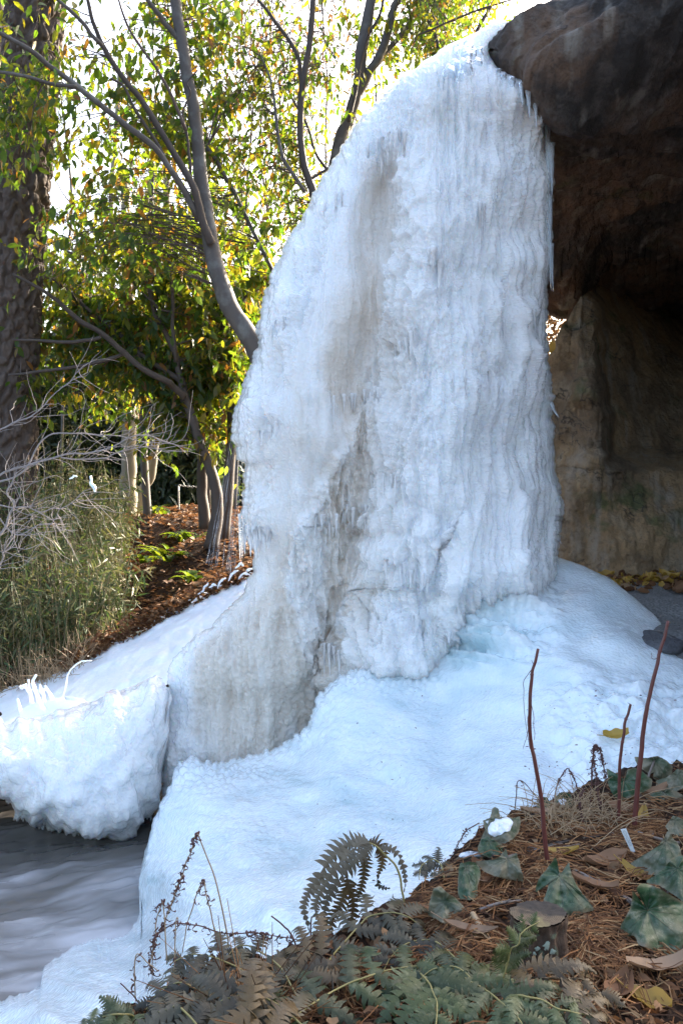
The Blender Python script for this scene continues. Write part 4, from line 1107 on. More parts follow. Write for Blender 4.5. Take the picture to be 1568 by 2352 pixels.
# ---- shrub behind the rock lip
t6 = Tree('lip_shrub', PV(1060, 300, 10.0), 'dense shrub with green and orange leaves behind the snowy rock lip', 'shrub')
t6.limb('branch', [(1000, 420), (1040, 220), (1090, 80), (1130, 10), (1150, -50)], [14, 12, 9, 7, 5], 9.6, BARK_DARK)
t6.limb('branch', [(1000, 420), (1010, 200), (1000, 90), (960, 0)], [12, 10, 8, 6], 9.8, BARK_DARK)
t6.limb('branch', [(960, 80), (1010, 60), (1080, 30), (1160, 5), (1190, -10)], [4, 5, 5, 4, 3], 9.2, BARK_DARK)
t6.sprays(pick(150, lambda x, y: (.95 if x < 1130 - .2 * y else 0.05) * (1 if y < 190 - .5 * (x - 960) + 40 else .2), (930, -60, 1165, 200), 9.2, 11.5, 37), 20, .075)
t6.finish(TWIG_DARK, LEAF, 150)

t7 = Tree('backlit_tree', PV(330, 1190, 13.2), 'yellow green backlit tree filling the gap behind the spreading dark limbs')
t7.limb('trunk', [(340, 1200), (330, 1000), (345, 800), (335, 600), (350, 420), (345, 250)], [20, 18, 16, 13, 9, 5], 13.2, BARK, n=40)
t7.limb('branch', [(344, 800), (260, 680), (190, 600), (120, 560)], [9, 8, 6, 4], 13.2, BARK)
t7.limb('branch', [(336, 640), (430, 520), (500, 460), (560, 440)], [9, 8, 6, 4], 13.2, BARK)
t7.limb('branch', [(342, 860), (450, 760), (530, 720), (590, 720)], [9, 8, 6, 4], 13.2, BARK)
t7.sprays(pick(170, lambda x, y: .9 * blob(x, y, 330, 700, 250, 190) + .45 * blob(x, y, 420, 400, 150, 160) - .5 * blob(x, y, 160, 430, 60, 80), (60, 200, 640, 980), 12.6, 14.6, 39), 22, .14)
t7.finish(TWIG_DARK, LEAF, 120)

# ---- pale lit trunks further back
def pale(label, specs, d, mat=BARK_PALE):
    o = empty('pale_trunk_tree', PV(specs[0][0][0][0], specs[0][0][0][1], d), label, 'tree')
    for pts, w in specs:
        T = Tubes(); px_tube(T, pts, w, d, n=30, wob=.03, sides=10); obj('trunk', T.mesh('trunk', mat), o)
pale('pale grey trunk with a lit edge standing in the bamboo', [([(290, 1195), (296, 1120), (294, 1057), (298, 916), (294, 695), (290, 560), (285, 380)], [46, 40, 36, 30, 26, 24, 18])], 14.0)
pale('slanting pale trunk with a cracked lit edge behind the bamboo', [([(318, 1185), (330, 1130), (346, 1090), (356, 1030), (367, 985), (385, 900), (400, 700)], [26, 22, 20, 18, 16, 14, 12])], 14.3)
pale('straight pale trunk seen through the yellow green branches', [([(395, 1000), (390, 850), (388, 700), (384, 500), (380, 300)], [22, 20, 24, 18, 14])], 15.0)
pale('thin distant trunk against the white sky', [([(258, 900), (258, 500), (262, 320), (270, 260), (275, 120)], [14, 12, 10, 10, 8]), ], 17.0)

# ---- evergreens closing the view
BUSH = [(-180, 740, 16, 260, 430), (60, 830, 17, 150, 300), (190, 760, 19, 170, 400), (330, 800, 18, 150, 360), (450, 740, 17, 130, 420), (560, 690, 18.5, 150, 480), (660, 760, 20, 150, 420), (-420, 600, 20, 300, 600)]
blabel = ['broad dark evergreen behind the thick pine trunk', 'low rounded evergreen right behind the pine trunk edge', 'grey green evergreen behind the pale trunks on their left side', 'dark evergreen between the two pale trunks', 'tall dark evergreen behind the spreading tree crown',
          'tallest evergreen mass behind the dark straight stem', 'evergreen mostly hidden behind the ice edge', 'large evergreen outside the view beyond the bamboo']
for i, (x, ytop, d, wpx, hpx) in enumerate(BUSH):
    b = empty('evergreen_bush', PV(x, 1190, d), blabel[i], 'bush')
    r = np.random.RandomState(50 + i)
    T = Tubes()
    R0 = px_tube(T, [(x, 1200), (x + 8, 1050), (x - 6, 900), (x, ytop + 40)], [26, 22, 16, 6], d)
    obj('trunk', T.mesh('trunk', BARK_DARK), b)
    n = 9500
    # clumps through an uneven egg shaped volume
    nc = 150
    cz = r.uniform(0, 1, nc); ca = r.uniform(0, 2 * math.pi, nc); cr = np.sqrt(r.uniform(0, 1, nc)) * (0.45 + 0.55 * np.sin(np.clip(1 - cz, 0, 1) * 1.9 + .2))
    C = np.stack([x + wpx * .5 * cr * np.cos(ca), 1200 - hpx * 1.05 * cz * (1200 - ytop) / hpx, 0 * ca], -1)
    cw = P(C[:, 0], C[:, 1], d + 0 * ca); cw[:, 1] += cr * np.sin(ca) * wpx * .4 * d / F
    k = r.randint(0, nc, n)
    p = cw[k] + r.normal(0, 1, (n, 3)) * np.array([.26, .26, .2]) * (d / 17)
    obj('crown', scatter_mesh('crown', SMALL_V, None, SMALL_T, rots(n, -.4, 1.2, r), p, (r.uniform(.12, .24, n) * d / 17)[:, None] * np.array([1, .8, 1]), LEAF_FAR), b, 'stuff')

# fine bare saplings further off that lace the sky
for i, (x, d, h) in enumerate([(140, 15, 60), (480, 14, -40), (600, 15, 40), (340, 16, -60), (760, 15, -40), (660, 13, 160), (880, 15, -30), (540, 13, 120)]):
    sp = empty('bare_sapling', PV(x, 1150, d), ['bare thin sapling near the pine against white sky', 'bare sapling behind the leaning grey trunk', 'bare sapling between the grey trunk and the slim tree', 'bare sapling with fine twigs above the spreading tree', 'bare sapling behind the twin trunks',
               'short bare sapling beside the slim tree', 'bare sapling behind the upper ice lip', 'bare sapling with russet twigs beside the leaning trunk'][i], 'sapling')
    T = Tubes(); r = np.random.RandomState(80 + i)
    R = px_tube(T, [(x, 1170), (x + r.uniform(-20, 20), 800), (x + r.uniform(-30, 30), 400), (x + r.uniform(-50, 50), h)], [8, 7, 5, 3], d, n=26, wob=.12, seed=i)
    obj('trunk', T.mesh('trunk', BARK), sp)
    TW = Tubes()
    def grow(p, dr, L, w, lev):
        n = 6; pts = [p]
        for k in range(n):
            dr = dr + r.normal(0, .13, 3) + np.array([0, 0, .03]); dr /= np.linalg.norm(dr)
            pts.append(pts[-1] + dr * L / n)
        TW.add(np.array(pts), np.linspace(w, w * .45, n + 1), 3, False)
        if lev > 0:
            for c in range(4):
                k = r.randint(1, n + 1); d2 = dr + r.normal(0, .5, 3); d2 /= np.linalg.norm(d2)
                grow(pts[k], d2, L * .6, w * .5, lev - 1)
    for k in range(16):
        q = R[r.randint(7, 26)]
        a = r.uniform(0, 2 * math.pi); grow(q, np.array([math.cos(a), math.sin(a), .9]) / 1.35, r.uniform(.8, 1.8), .011, 2)
    obj('twigs', TW.mesh('twigs', TWIG_DARK), sp, 'stuff')
    n = 260; P0 = np.concatenate(TW.V); k = r.randint(0, len(P0), n)
    obj('dry_leaves', scatter_mesh('dry_leaves', LEAF_V, LEAF_Q, LEAF_T, rots(n, .3, 1.4, r), P0[k], r.uniform(.06, .1, n)[:, None] * np.ones(3), LEAF_DRY), sp, 'stuff')

# ---- bare silver shrub whose twigs arch over the bamboo
bs = empty('bare_shrub', PV(-30, 1400, 7.6), 'leafless silvery shrub arching over the bamboo with an icy twig', 'shrub')
mains = [([(-40, 1140), (0, 1094), (80, 1065), (161, 1049), (242, 1029), (322, 1001), (380, 1012), (440, 1033)], [9, 8, 7, 6, 5, 4, 3, 2], 7.6),
         ([(-40, 1010), (0, 985), (52, 965), (100, 928), (153, 880), (201, 856)], [7, 6, 5, 4, 3, 2], 7.7),
         ([(141, 1051), (193, 1053), (258, 1049), (322, 1029), (390, 1040)], [5, 5, 4, 3, 2], 7.6),
         ([(-20, 1260), (10, 1215), (28, 1165), (20, 1120), (40, 1085)], [10, 9, 8, 6, 5], 7.5),
         ([(-10, 1110), (60, 1080), (110, 1000), (180, 990), (290, 1010), (400, 1020)], [7, 6, 5, 4, 3, 2], 7.8),
         ([(0, 1160), (60, 1170), (120, 1175), (160, 1160), (190, 1130)], [5, 4, 4, 3, 2], 7.4),
         ([(-20, 1340), (4, 1280), (10, 1262), (60, 1262)], [6, 5, 3, 2], 7.3), ([(0, 1190), (30, 1230), (90, 1200), (125, 1195), (132, 1180)], [5, 4, 3, 3, 2], 7.4)]
TW = Tubes(); r = np.random.RandomState(9)
for i, (pts, w, d) in enumerate(mains):
    T = Tubes(); R = px_tube(T, pts, [q * .7 for q in w], d, n=30, wob=.03, sides=5, seed=i, dd=r.uniform(-.2, .2))
    obj('branch', T.mesh('branch', TWIG), bs)
    for k in range(22):
        q = R[r.randint(3, 30)]; dr = R[min(29, r.randint(4, 30))] - R[0]; dr = dr / np.linalg.norm(dr) + r.normal(0, .45, 3); dr /= np.linalg.norm(dr)
        L = r.uniform(.15, .55); p2 = [q]
        for s in range(6):
            dr = dr + r.normal(0, .22, 3); dr /= np.linalg.norm(dr); p2.append(p2[-1] + dr * L / 6)
        TW.add(resample(np.array(p2), 12), np.linspace(.0028, .0011, 12), 4, False)
obj('twigs', TW.mesh('twigs', TWIG), bs, 'stuff')
T = Tubes(); px_tube(T, [(208, 1093), (211, 1108), (216, 1122), (219, 1130)], [5, 7, 10, 5], 7.4, n=10, rough=.3)
obj('icy_twig', T.mesh('icy_twig', SNOW), bs)
T = Tubes(); px_tube(T, [(160, 1100), (170, 1094), (178, 1095)], [3, 5, 3], 7.4, n=6)
obj('icy_twig', T.mesh('icy_twig', SNOW), bs)

# ---- bamboo thicket on the left bank
def bamboo():
    r = np.random.RandomState(61)
    T = Tubes(); leaves = []
    edge = [(-200, 1600), (0, 1585), (60, 1570), (120, 1548), (185, 1500), (215, 1440), (250, 1340), (280, 1250), (300, 1200)]
    for i in range(700):
        x = r.uniform(-220, 285)
        yb_edge = curve(edge, x)
        back = r.uniform(0, 1) ** 1.1
        d = 8.0 + back * 3.6 + max(0, (x - 150) / 150) * .6
        X = (x - CX) / F * d
        z0 = float(ground_z(X, d)) - .02
        h = r.uniform(.6, 1.45) * (1.0 + .35 * back) * (1.0 if x < 190 else .72)
        lean = r.normal(0, .14, 2)
        s = np.linspace(0, 1, 7)
        pts = np.stack([X + lean[0] * s ** 1.6, d + lean[1] * s ** 1.6, z0 + h * s], -1)
        T.add(pts, np.linspace(.0055, .002, 7), 4, False)
        n = r.randint(20, 40)
        k = r.uniform(.25, 1.0, n) ** .8
        pp = np.stack([np.interp(k, s, pts[:, j]) for j in range(3)], -1) + r.normal(0, .035, (n, 3))
        leaves.append(pp)
    p = np.concatenate(leaves); n = len(p)
    o = obj('bamboo_thicket', T.mesh('bamboo_thicket', CULM), None, 'stuff')
    me = scatter_mesh('bamboo_foliage', BLADE_V, BLADE_Q, BLADE_T, rots(n, -.3, 1.25, r), p, r.uniform(.06, .15, n)[:, None] * np.array([1, 1.15, 1]), BAMBOO)
    obj('bamboo_foliage', me, None, 'stuff')
bamboo()

# dry grass stems and frosted stalks at the foot of the bamboo
r = np.random.RandomState(62); T = Tubes()
for i in range(420):
    x = r.uniform(-120, 250); d = 7.95 + .12 * r.rand() + max(0, (x - 190) / 100) * .7
    X = (x - CX) / F * d; z0 = float(ground_z(X, d)); h = r.uniform(.12, .5)
    a = r.normal(0, .2, 2); s = np.linspace(0, 1, 5)
    T.add(np.stack([X + a[0] * s ** 1.5, d + a[1] * s, z0 + h * (s - .35 * s ** 2 * abs(a[0]) * 4)], -1), np.linspace(.004, .0015, 5), 3, False)
obj('dry_grass', T.mesh('dry_grass', STRAW), None, 'stuff')

# ---- leaf litter on the bank
r = np.random.RandomState(63)
n = 24000
X = r.uniform(-5.2, 0.2, n); Y = 8.0 + 8.5 * r.uniform(0, 1, n) ** 1.3 ; px = X / Y * F + CX
X = X[(px > 60)]; Y = Y[(px > 60)]; n = len(X)
Z = ground_z(X, Y) + r.uniform(.0, .03, n)
ex = r.uniform(150, 640, 1500); ey = curve(SH_TOP, ex) + r.normal(6, 16, 1500); ed = curve([(0, 7.95), (300, 8.2), (420, 8.35), (640, 8.5)], ex) - .05
EP = P(ex, ey, ed); EP[:, 2] += .045; EP[:, 1] -= .03
obj('fallen_leaves', scatter_mesh('fallen_leaves', SMALL_V, None, SMALL_T, rots(1500, -.5, .5, r), EP, r.uniform(.04, .10, 1500)[:, None] * np.array([1, 1.0, 1.6]), LITTER), None, 'stuff')
obj('fallen_leaves', scatter_mesh('fallen_leaves', SMALL_V, None, SMALL_T, rots(n, -.5, .45, r), np.stack([X, Y, Z], -1), r.uniform(.045, .10, n)[:, None] * np.array([1, 1.3, 1.6]), LITTER), None, 'stuff')

# ---- strap leaved evergreen clumps on the litter
def strap_clump(x, y, d, n, h, label, seed, snow=False):
    r = np.random.RandomState(seed)
    base = PV(x, y, d); base.z = float(ground_z(base.x, base.y))
    o = empty('strap_plant', base, label, 'plant', 'strap leaved clumps on the leaf litter')
    for i in range(n):
        a = r.uniform(0, 2 * math.pi); L = h * r.uniform(.7, 1.2); w = .035 * r.uniform(.8, 1.3)
        s = np.linspace(0, 1, 8); out = L * .85 * s ** 1.3; z = L * (1.0 * s - .75 * s ** 2.2 * r.uniform(.7, 1.2))
        c = np.stack([math.cos(a) * out, math.sin(a) * out, z], -1) + np.array([base.x, base.y, base.z]) + np.array([r.normal(0, .05), r.normal(0, .05), 0])
        sd = np.array([-math.sin(a), math.cos(a), 0]); ww = w * np.sin(np.pi * np.clip(s * .92 + .06, 0, 1)) ** .7
        V = np.concatenate([c + sd * ww[:, None] + np.array([0, 0, .012]) * (ww / w)[:, None], c, c - sd * ww[:, None] + np.array([0, 0, .012]) * (ww / w)[:, None]])
        q = np.concatenate([[[k, k + 1, 8 + k + 1, 8 + k], [8 + k, 8 + k + 1, 16 + k + 1, 16 + k]] for k in range(7)])
        obj('leaf', raw_mesh('leaf', V, q, None, STRAP), o)
for i, a in enumerate([(330, 1250, 11.3, 12, .34, 'strap leaved clump with pale glossy blades nearest the bamboo'), (375, 1235, 11.6, 12, .36, 'dark strap leaved clump in the middle of the litter slope'), (420, 1205, 12.3, 12, .36, 'strap leaved clump beside the short brown trunk'),
                       (395, 1310, 10.4, 10, .3, 'drooping strap leaved clump lowest on the litter slope'), (450, 1225, 11.2, 9, .28, 'small bright strap leaved clump at the trunk foot'), (440, 1320, 9.8, 12, .26, 'grey green grassy clump above the icy shore'), (360, 1185, 13.4, 10, .34, 'far strap leaved clump under the chain rail')]):
    strap_clump(*a, 90 + i)

# ---- chain rail
cr = empty('chain_rail', PV(412, 1165, 14.5), 'thin metal post carrying a sagging chain beyond the trees', 'chain rail')
T = Tubes(); px_tube(T, [(412, 1190), (410, 1116)], [4, 4], 14.5, n=6, wob=0); obj('post', T.mesh('post', STEEL), cr)
link_me = None
for i in range(26):
    f = (i + .5) / 26
    p = PV(410 + f * 130, 1114 + 4 * math.sin(f * math.pi) + 1, 14.5)
    ang = np.arange(13) * 2 * math.pi / 12
    if link_me is None:
        T = Tubes(); T.add(np.stack([.022 * np.cos(ang), 0 * ang, .012 * np.sin(ang)], -1), .004, 4, False); link_me = T.mesh('chain_link', STEEL)
    o = bpy.data.objects.new('chain_link', link_me); COL.objects.link(o); o.parent = cr
    o.location = p - Vector(cr.location); o.rotation_euler = (math.pi / 2 * (i % 2), 0, 0)

# shrub showing through the gap behind the pillar
gs = empty('gap_shrub', PV(1290, 1000, 11.5), 'sunlit tangle of twigs seen through the gap behind the rock pillar', 'shrub')
TW = Tubes(); r = np.random.RandomState(70)
for i in range(150):
    p = np.array(PV(r.uniform(1240, 1330), r.uniform(680, 900), r.uniform(11.0, 12.2))); dr = r.normal(0, 1, 3); dr[2] = abs(dr[2]); dr /= np.linalg.norm(dr)
    TW.add(resample(np.array([p, p + dr * .25 + r.normal(0, .04, 3), p + dr * .5]), 6), np.linspace(.006, .002, 6), 3, False)
obj('twigs', TW.mesh('twigs', STRAW), gs, 'stuff')
n = 700
p = P(r.uniform(1235, 1335, n), r.uniform(690, 900, n), r.uniform(11, 12.2, n))
obj('dry_leaves', scatter_mesh('dry_leaves', LEAF_V, LEAF_Q, LEAF_T, rots(n, 0, 1.2, r), p, r.uniform(.06, .1, n)[:, None] * np.ones(3), LEAF_DRY), gs, 'stuff')

# ================================================================== NEAR BANK
BK_TOP = [(100, 2420), (240, 2350), (330, 2298), (420, 2250), (500, 2208), (650, 2183), (800, 2118), (880, 2085), (930, 2062), (1000, 2000), (1050, 1945), (1100, 1905), (1200, 1858), (1300, 1815), (1340, 1800), (1400, 1786), (1480, 1760), (1568, 1745), (1900, 1715), (2700, 1720)]
BK_D = [(2700, 1720, 4.3), (2700, 1900, 3.5), (2700, 2352, 2.1), (2700, 3000, 1.3), (1568, 1745, 4.3), (1400, 1785, 4.05), (1300, 1815, 3.85), (1200, 1858, 3.55), (1100, 1905, 3.35), (1000, 2000, 3.02), (930, 2062, 2.84), (800, 2118, 2.64), (650, 2183, 2.48), (500, 2208, 2.42), (330, 2298, 2.25), (240, 2350, 2.18), (100, 2420, 2.1),
        (600, 2352, 2.08), (900, 2352, 2.05), (1200, 2352, 2.05), (1568, 2352, 2.1), (1250, 2230, 2.3), (1250, 1990, 2.98), (1568, 2000, 3.0), (1568, 2180, 2.48), (900, 2200, 2.42), (1568, 1880, 3.5), (1900, 1900, 3.5), (1900, 2352, 2.1), (900, 3000, 1.3), (1500, 3000, 1.3), (200, 3000, 1.3)]
def bank_d(x, y):
    return tps(BK_D, np.asarray(x, float), np.asarray(y, float), 500, 1e-3)
def bank_pt(x, y, lift=0.0):
    p = np.array(PV(x, y, float(bank_d(np.array([x]), np.array([y]))[0]))); p[2] += lift; return p
nx, ny = 450, 300
X, T_ = np.meshgrid(np.concatenate([np.linspace(100, 1900, 420), np.linspace(1910, 2700, 30)]), np.linspace(0, 1, ny))
yt = curve(BK_TOP, X) + 6 * fbm(X / 25, X * 0, 131, 3)
Y = yt + (3100 - yt) * T_ ** 1.35
D = bank_d(X, Y)
G = P(X, Y, D)
G[..., 2] += 0.035 * fbm(X / 90, Y / 50, 132, 4) + 0.016 * fbm(X / 22, Y / 14, 133, 3) + 0.006 * fbm(X / 7, Y / 5, 134, 2)
s0 = G[0].copy(); s0[:, 1] += .10; s0[:, 2] -= .10; s1 = G[0].copy(); s1[:, 1] += .12; s1[:, 2] -= .7
GB = np.concatenate([np.stack([s1, s0]), G])
obj('soil_bank', raw_mesh('soil_bank', GB, grid_quads(nx, ny + 2), None, SOIL), None, 'structure')
from mathutils.bvhtree import BVHTree
BV = BVHTree.FromPolygons([tuple(v) for v in GB.reshape(-1, 3)[::1]], [tuple(q) for q in grid_quads(nx, ny + 2)])
def on_bank(x, y, lift=0.0):
    """the point of the bank that lies under a picture point"""
    dr = Vector(((x - CX) / F, 1, -(y - CY) / F)).normalized()
    hit = BV.ray_cast(Vector((0, 0, H)), dr)
    p = np.array(hit[0]) if hit[0] is not None else bank_pt(x, y)
    p[2] += lift; return p
def drop(p, lift=0.0):
    hit = BV.ray_cast(Vector((p[0], p[1], 3)), Vector((0, 0, -1)))
    return np.array([p[0], p[1], (hit[0].z if hit[0] is not None else p[2]) + lift])
def in_bank(x, y): return y > curve(BK_TOP, x) + 8

# ---- pine needles, chips and dead leaves lying on the bank
r = np.random.RandomState(140)
V = []; Q = []; off = 0
cl = [(r.uniform(980, 1600), r.uniform(1830, 2352)) for _ in range(70)] + [(r.uniform(330, 1000), r.uniform(2240, 2352)) for _ in range(16)]
cnt = 0
while cnt < 6200:
    if r.rand() < .7:
        c = cl[r.randint(len(cl))]; x = c[0] + r.normal(0, 50); y = c[1] + r.normal(0, 22); a = (hash(c) % 628) / 100. + r.normal(0, .45)
    else:
        x = r.uniform(300, 1640); y = r.uniform(1760, 2400); a = r.uniform(0, 6.28)
    if not in_bank(x, y) or (x < 950 and r.rand() < .6) or (noise2(np.float32(x / 70), np.float32(y / 34), 5) > .22 and r.rand() < .85): continue
    cnt += 1
    p = on_bank(x, y); L = r.uniform(.05, .12); w = r.uniform(.0010, .0018)
    e = np.array([math.cos(a), math.sin(a), 0])
    p0 = drop(p - e * L / 2, r.uniform(.003, .02)); p2 = drop(p + e * L / 2, r.uniform(.003, .02)); pm = (p0 + p2) / 2 + np.array([0, 0, r.uniform(0, .012)]) + np.cross(e, [0, 0, 1]) * r.normal(0, .006)
    if abs(p0[2] - p2[2]) > .08: continue
    C = np.stack([p0, pm, p2]); sd = np.cross(e, [0, 0, 1]) * w; up = np.array([0, 0, w * 1.4])
    V.append(np.concatenate([C + sd, C + up, C - sd]))
    for k in range(2):
        Q += [[off + k, off + k + 1, off + 3 + k + 1, off + 3 + k], [off + 3 + k, off + 3 + k + 1, off + 6 + k + 1, off + 6 + k]]
    off += 9
obj('pine_needles', raw_mesh('pine_needles', np.concatenate(V), np.array(Q), None, NEEDLE), None, 'stuff')
pts = []
while len(pts) < 2600:
    x = r.uniform(300, 1640); y = r.uniform(1760, 2420)
    if in_bank(x, y): pts.append(on_bank(x, y, r.uniform(0, .008)))
pts = np.array(pts); n = len(pts)
obj('leaf_crumbs', scatter_mesh('leaf_crumbs', LEAF_V, LEAF_Q, LEAF_T, rots(n, -.5, .5, r), pts, r.uniform(.015, .045, n)[:, None] * np.array([1, 1.6, 2]), LITTER), None, 'stuff')

# ---- single fallen leaves one can pick out
def big_leaf(name, x, y, L, w, ang, mat, label, group, curl=.25, lift=.012, on=None, seed=0, tilt=0.0):
    r = np.random.RandomState(200 + seed)
    p = on_bank(x, y, lift) if on is None else np.asarray(on, float)
    n = 13; s = np.linspace(0, 1, n); m = 7; t = np.linspace(-1, 1, m)
    wid = w * np.sin(np.pi * np.clip(s * .9 + .06, 0, 1)) ** .8 * (1 + .15 * noise2(s * 6 + seed, s * 0, 7))
    S, Tt = np.meshgrid(s, t, indexing='ij')
    Xl = (S - .5) * L; Yl = Tt * wid[:, None]
    Zl = curl * w * (Tt ** 2) * (1 + .6 * noise2(S * 3 + seed, Tt, 8)) + .25 * L * curl * (2 * S - 1) ** 2 + .12 * w * noise2(S * 5 + seed * 2, Tt * 2, 9)
    ca, sa = math.cos(ang), math.sin(ang)
    Vx = Xl * ca - Yl * sa; Vy = Xl * sa + Yl * ca
    Zr = Zl + Vy * math.sin(tilt); Vy = Vy * math.cos(tilt)
    G = np.stack([Vx, Vy, Zr], -1)
    ctr = Vector(p)
    o = bpy.data.objects.new(name, raw_mesh(name, G, grid_quads(m, n), None, mat)); COL.objects.link(o); o.location = ctr
    tag(o, label, 'leaf', group)
    T = Tubes(); k = G[:, m // 2]; stem = np.concatenate([[k[0] - (k[1] - k[0]) * 3], k]); T.add(stem + np.array([0, 0, .001]), np.linspace(.0016, .0006, len(stem)), 4, False)
    mo = bpy.data.objects.new('midrib', T.mesh('midrib', mat)); COL.objects.link(mo); mo.parent = o
    return o
GL = 'dead leaves lying on the needle bank'
for i, a in enumerate([
        (1010, 2105, .15, .022, .1, BROWN, 'long tan dead leaf beside the grey wilted leaf and tall fern'), (1290, 1968, .11, .02, .1, YELLOW, 'flat yellow leaf at the foot of the first red stem'),
        (1365, 2045, .14, .025, -.6, BROWN, 'pinkish brown curled leaf just right of the tent shaped wilted leaf'), (1390, 1990, .16, .03, .3, BROWN, 'broad brown leaf under needles below the white tag'),
        (1440, 1870, .17, .035, -.2, BROWN, 'wide pale brown leaf behind the red stems'), (1475, 1885, .10, .022, 1.2, YELLOW, 'crumpled yellow leaf at the foot of the tallest red stem'),
        (1520, 2235, .18, .035, .2, BROWN, 'large curled tan leaf under the big wilted leaf'), (1490, 2315, .10, .03, -.5, YELLOW, 'small orange leaf half buried in needles at the lower corner'),
        (1420, 2290, .13, .03, .9, BROWN, 'brown leaf standing on edge beside the dark brown fern'), (1465, 2020, .11, .02, -.7, YELLOW, 'torn yellow leaf beside the big wilted leaf'),
        (1240, 1875, .15, .025, .2, BROWN, 'brown leaf tucked under the straw tuft'), (1150, 2030, .13, .022, .5, BROWN, 'thin brown leaf below the folded pair of wilted leaves'),
        (1080, 2150, .14, .02, -.3, BROWN, 'narrow dead leaf on the needles left of the stump'), (1500, 1830, .14, .03, .4, BROWN, 'dull brown leaf under the upper wilted leaf'), (1330, 1915, .12, .02, -.4, BROWN, 'russet leaf between two red stems')]):
    big_leaf('dead_leaf', *a, GL, curl=.5, seed=i, tilt=.35 if i % 2 else .1)
# ---- leaves on ice and on rock
def ap_pt(x, y): return np.array(PV(x, y, float(tps(AP_D, np.array([x]), np.array([y]), 500, 3e-3)[0])))
big_leaf('dead_leaf', 1405, 1698, .13, .035, .2, YELLOW, 'yellow leaf frozen onto the snowy ice behind the red stems', 'yellow leaves on the ice and rock', .35, on=ap_pt(1410, 1700) + np.array([0, -.03, .025]), seed=31, tilt=.45)
big_leaf('dead_leaf', 1268, 808, .11, .03, 1.3, YELLOW, 'yellow leaf stuck on the rock beside the ice column', 'yellow leaves on the ice and rock', .5, on=np.array(PV(1267, 802, 7.75)), seed=32, tilt=1.2)
# ---- yellow leaves along the foot of the rock wall
r = np.random.RandomState(150)
def floor_pt(x, y):
    d = 7.45 - (y - 1305) / 40 * .7; X_ = (x - CX) / F * d
    return np.array([X_, d, float(ground_z(X_, d)) + .03])
for i, (x, y, L, m_, lab) in enumerate([(1386, 1306, .16, YELLOW, 'large curled yellow leaf at the foot of the rock pillar'), (1480, 1330, .13, YELLOW, 'yellow leaf lying apart on the wet cave floor'), (1536, 1316, .15, YELLOW, 'bright yellow leaf in the drift under the rock wall'), (1562, 1348, .15, BROWN, 'pale brown leaf lying on the wet gravel')]):
    big_leaf('dead_leaf', 0, 0, L, .035, i * 1.3, m_, lab, 'fallen leaves along the foot of the rock wall', .6, on=floor_pt(x, y), seed=300 + i, tilt=.4)
n = 90; pts = np.array([floor_pt(1395 + 260 * r.rand(), r.uniform(1306, 1334)) for _ in range(n)])
obj('leaf_drift', scatter_mesh('leaf_drift', LEAF_V, LEAF_Q, LEAF_T, rots(n, -.5, .5, r), pts, r.uniform(.07, .13, n)[:, None] * np.array([1, 1.5, 2]), YELLOW), None, 'stuff')
n = 120; pts = np.array([floor_pt(1395 + 260 * r.rand(), r.uniform(1306, 1345)) for _ in range(n)])
obj('leaf_drift', scatter_mesh('leaf_drift', LEAF_V, LEAF_Q, LEAF_T, rots(n, -.5, .5, r), pts, r.uniform(.06, .12, n)[:, None] * np.array([1, 1.5, 2]), LITTER), None, 'stuff')

# ---- ferns
def lobed(curve_pts, normal, width, n_lobe, seed=0, droop=.3):
    """a pinnatifid leaflet along a 3-D curve: toothed lobes on both sides of a midrib"""
    C = resample(np.asarray(curve_pts), n_lobe + 1)
    t = np.gradient(C, axis=0); t /= np.linalg.norm(t, axis=1, keepdims=True)
    L = np.linalg.norm(np.diff(C, axis=0), axis=1).sum()
    r = np.random.RandomState(seed)
    nrm = np.asarray(normal, float); s = np.cross(t, nrm[None]); s /= np.linalg.norm(s, axis=1, keepdims=True) + 1e-9
    nn = np.cross(s, t)
    V = [C]; F_ = []; T_ = []; off = n_lobe + 1
    for k in range(n_lobe):
        f = (k + .5) / n_lobe
        w = width * (1 - f ** 2.2) ** .8 * min(1, .62 + f * 2.0) + width * .03
        seg = C[k + 1] - C[k]
        for sg in (1, -1):
            ww = w * r.uniform(.62, 1.15); sl = s[k] * sg
            if r.rand() < .04: continue
            tw = r.normal(0, .22) * ww
            fw = t[k] * ww * .42
            dz = -nn[k] * ww * droop
            a0 = C[k] + sl * ww * .20; a1 = C[k] + seg * .98 + sl * ww * .20
            b0 = C[k] + seg * .08 + sl * ww * .72 + fw * .62 + dz * .3; b1 = C[k] + seg * .72 + sl * ww * .70 + fw * .55 + dz * .35
            c_ = C[k] + seg * .42 + sl * ww * 1.05 + fw * r.uniform(.7, 1.5) + dz * r.uniform(.4, 1.9) + nn[k] * tw
            V.append(np.stack([a0, a1, b0, b1, c_]))
            o = off
            F_ += [[k, k + 1, o + 1, o], [o, o + 1, o + 3, o + 2]] if sg > 0 else [[k + 1, k, o, o + 1], [o + 1, o, o + 2, o + 3]]
            T_ += [[o + 2, o + 3, o + 4]] if sg > 0 else [[o + 3, o + 2, o + 4]]
            off += 5
    return np.concatenate(V), np.array(F_), np.array(T_)

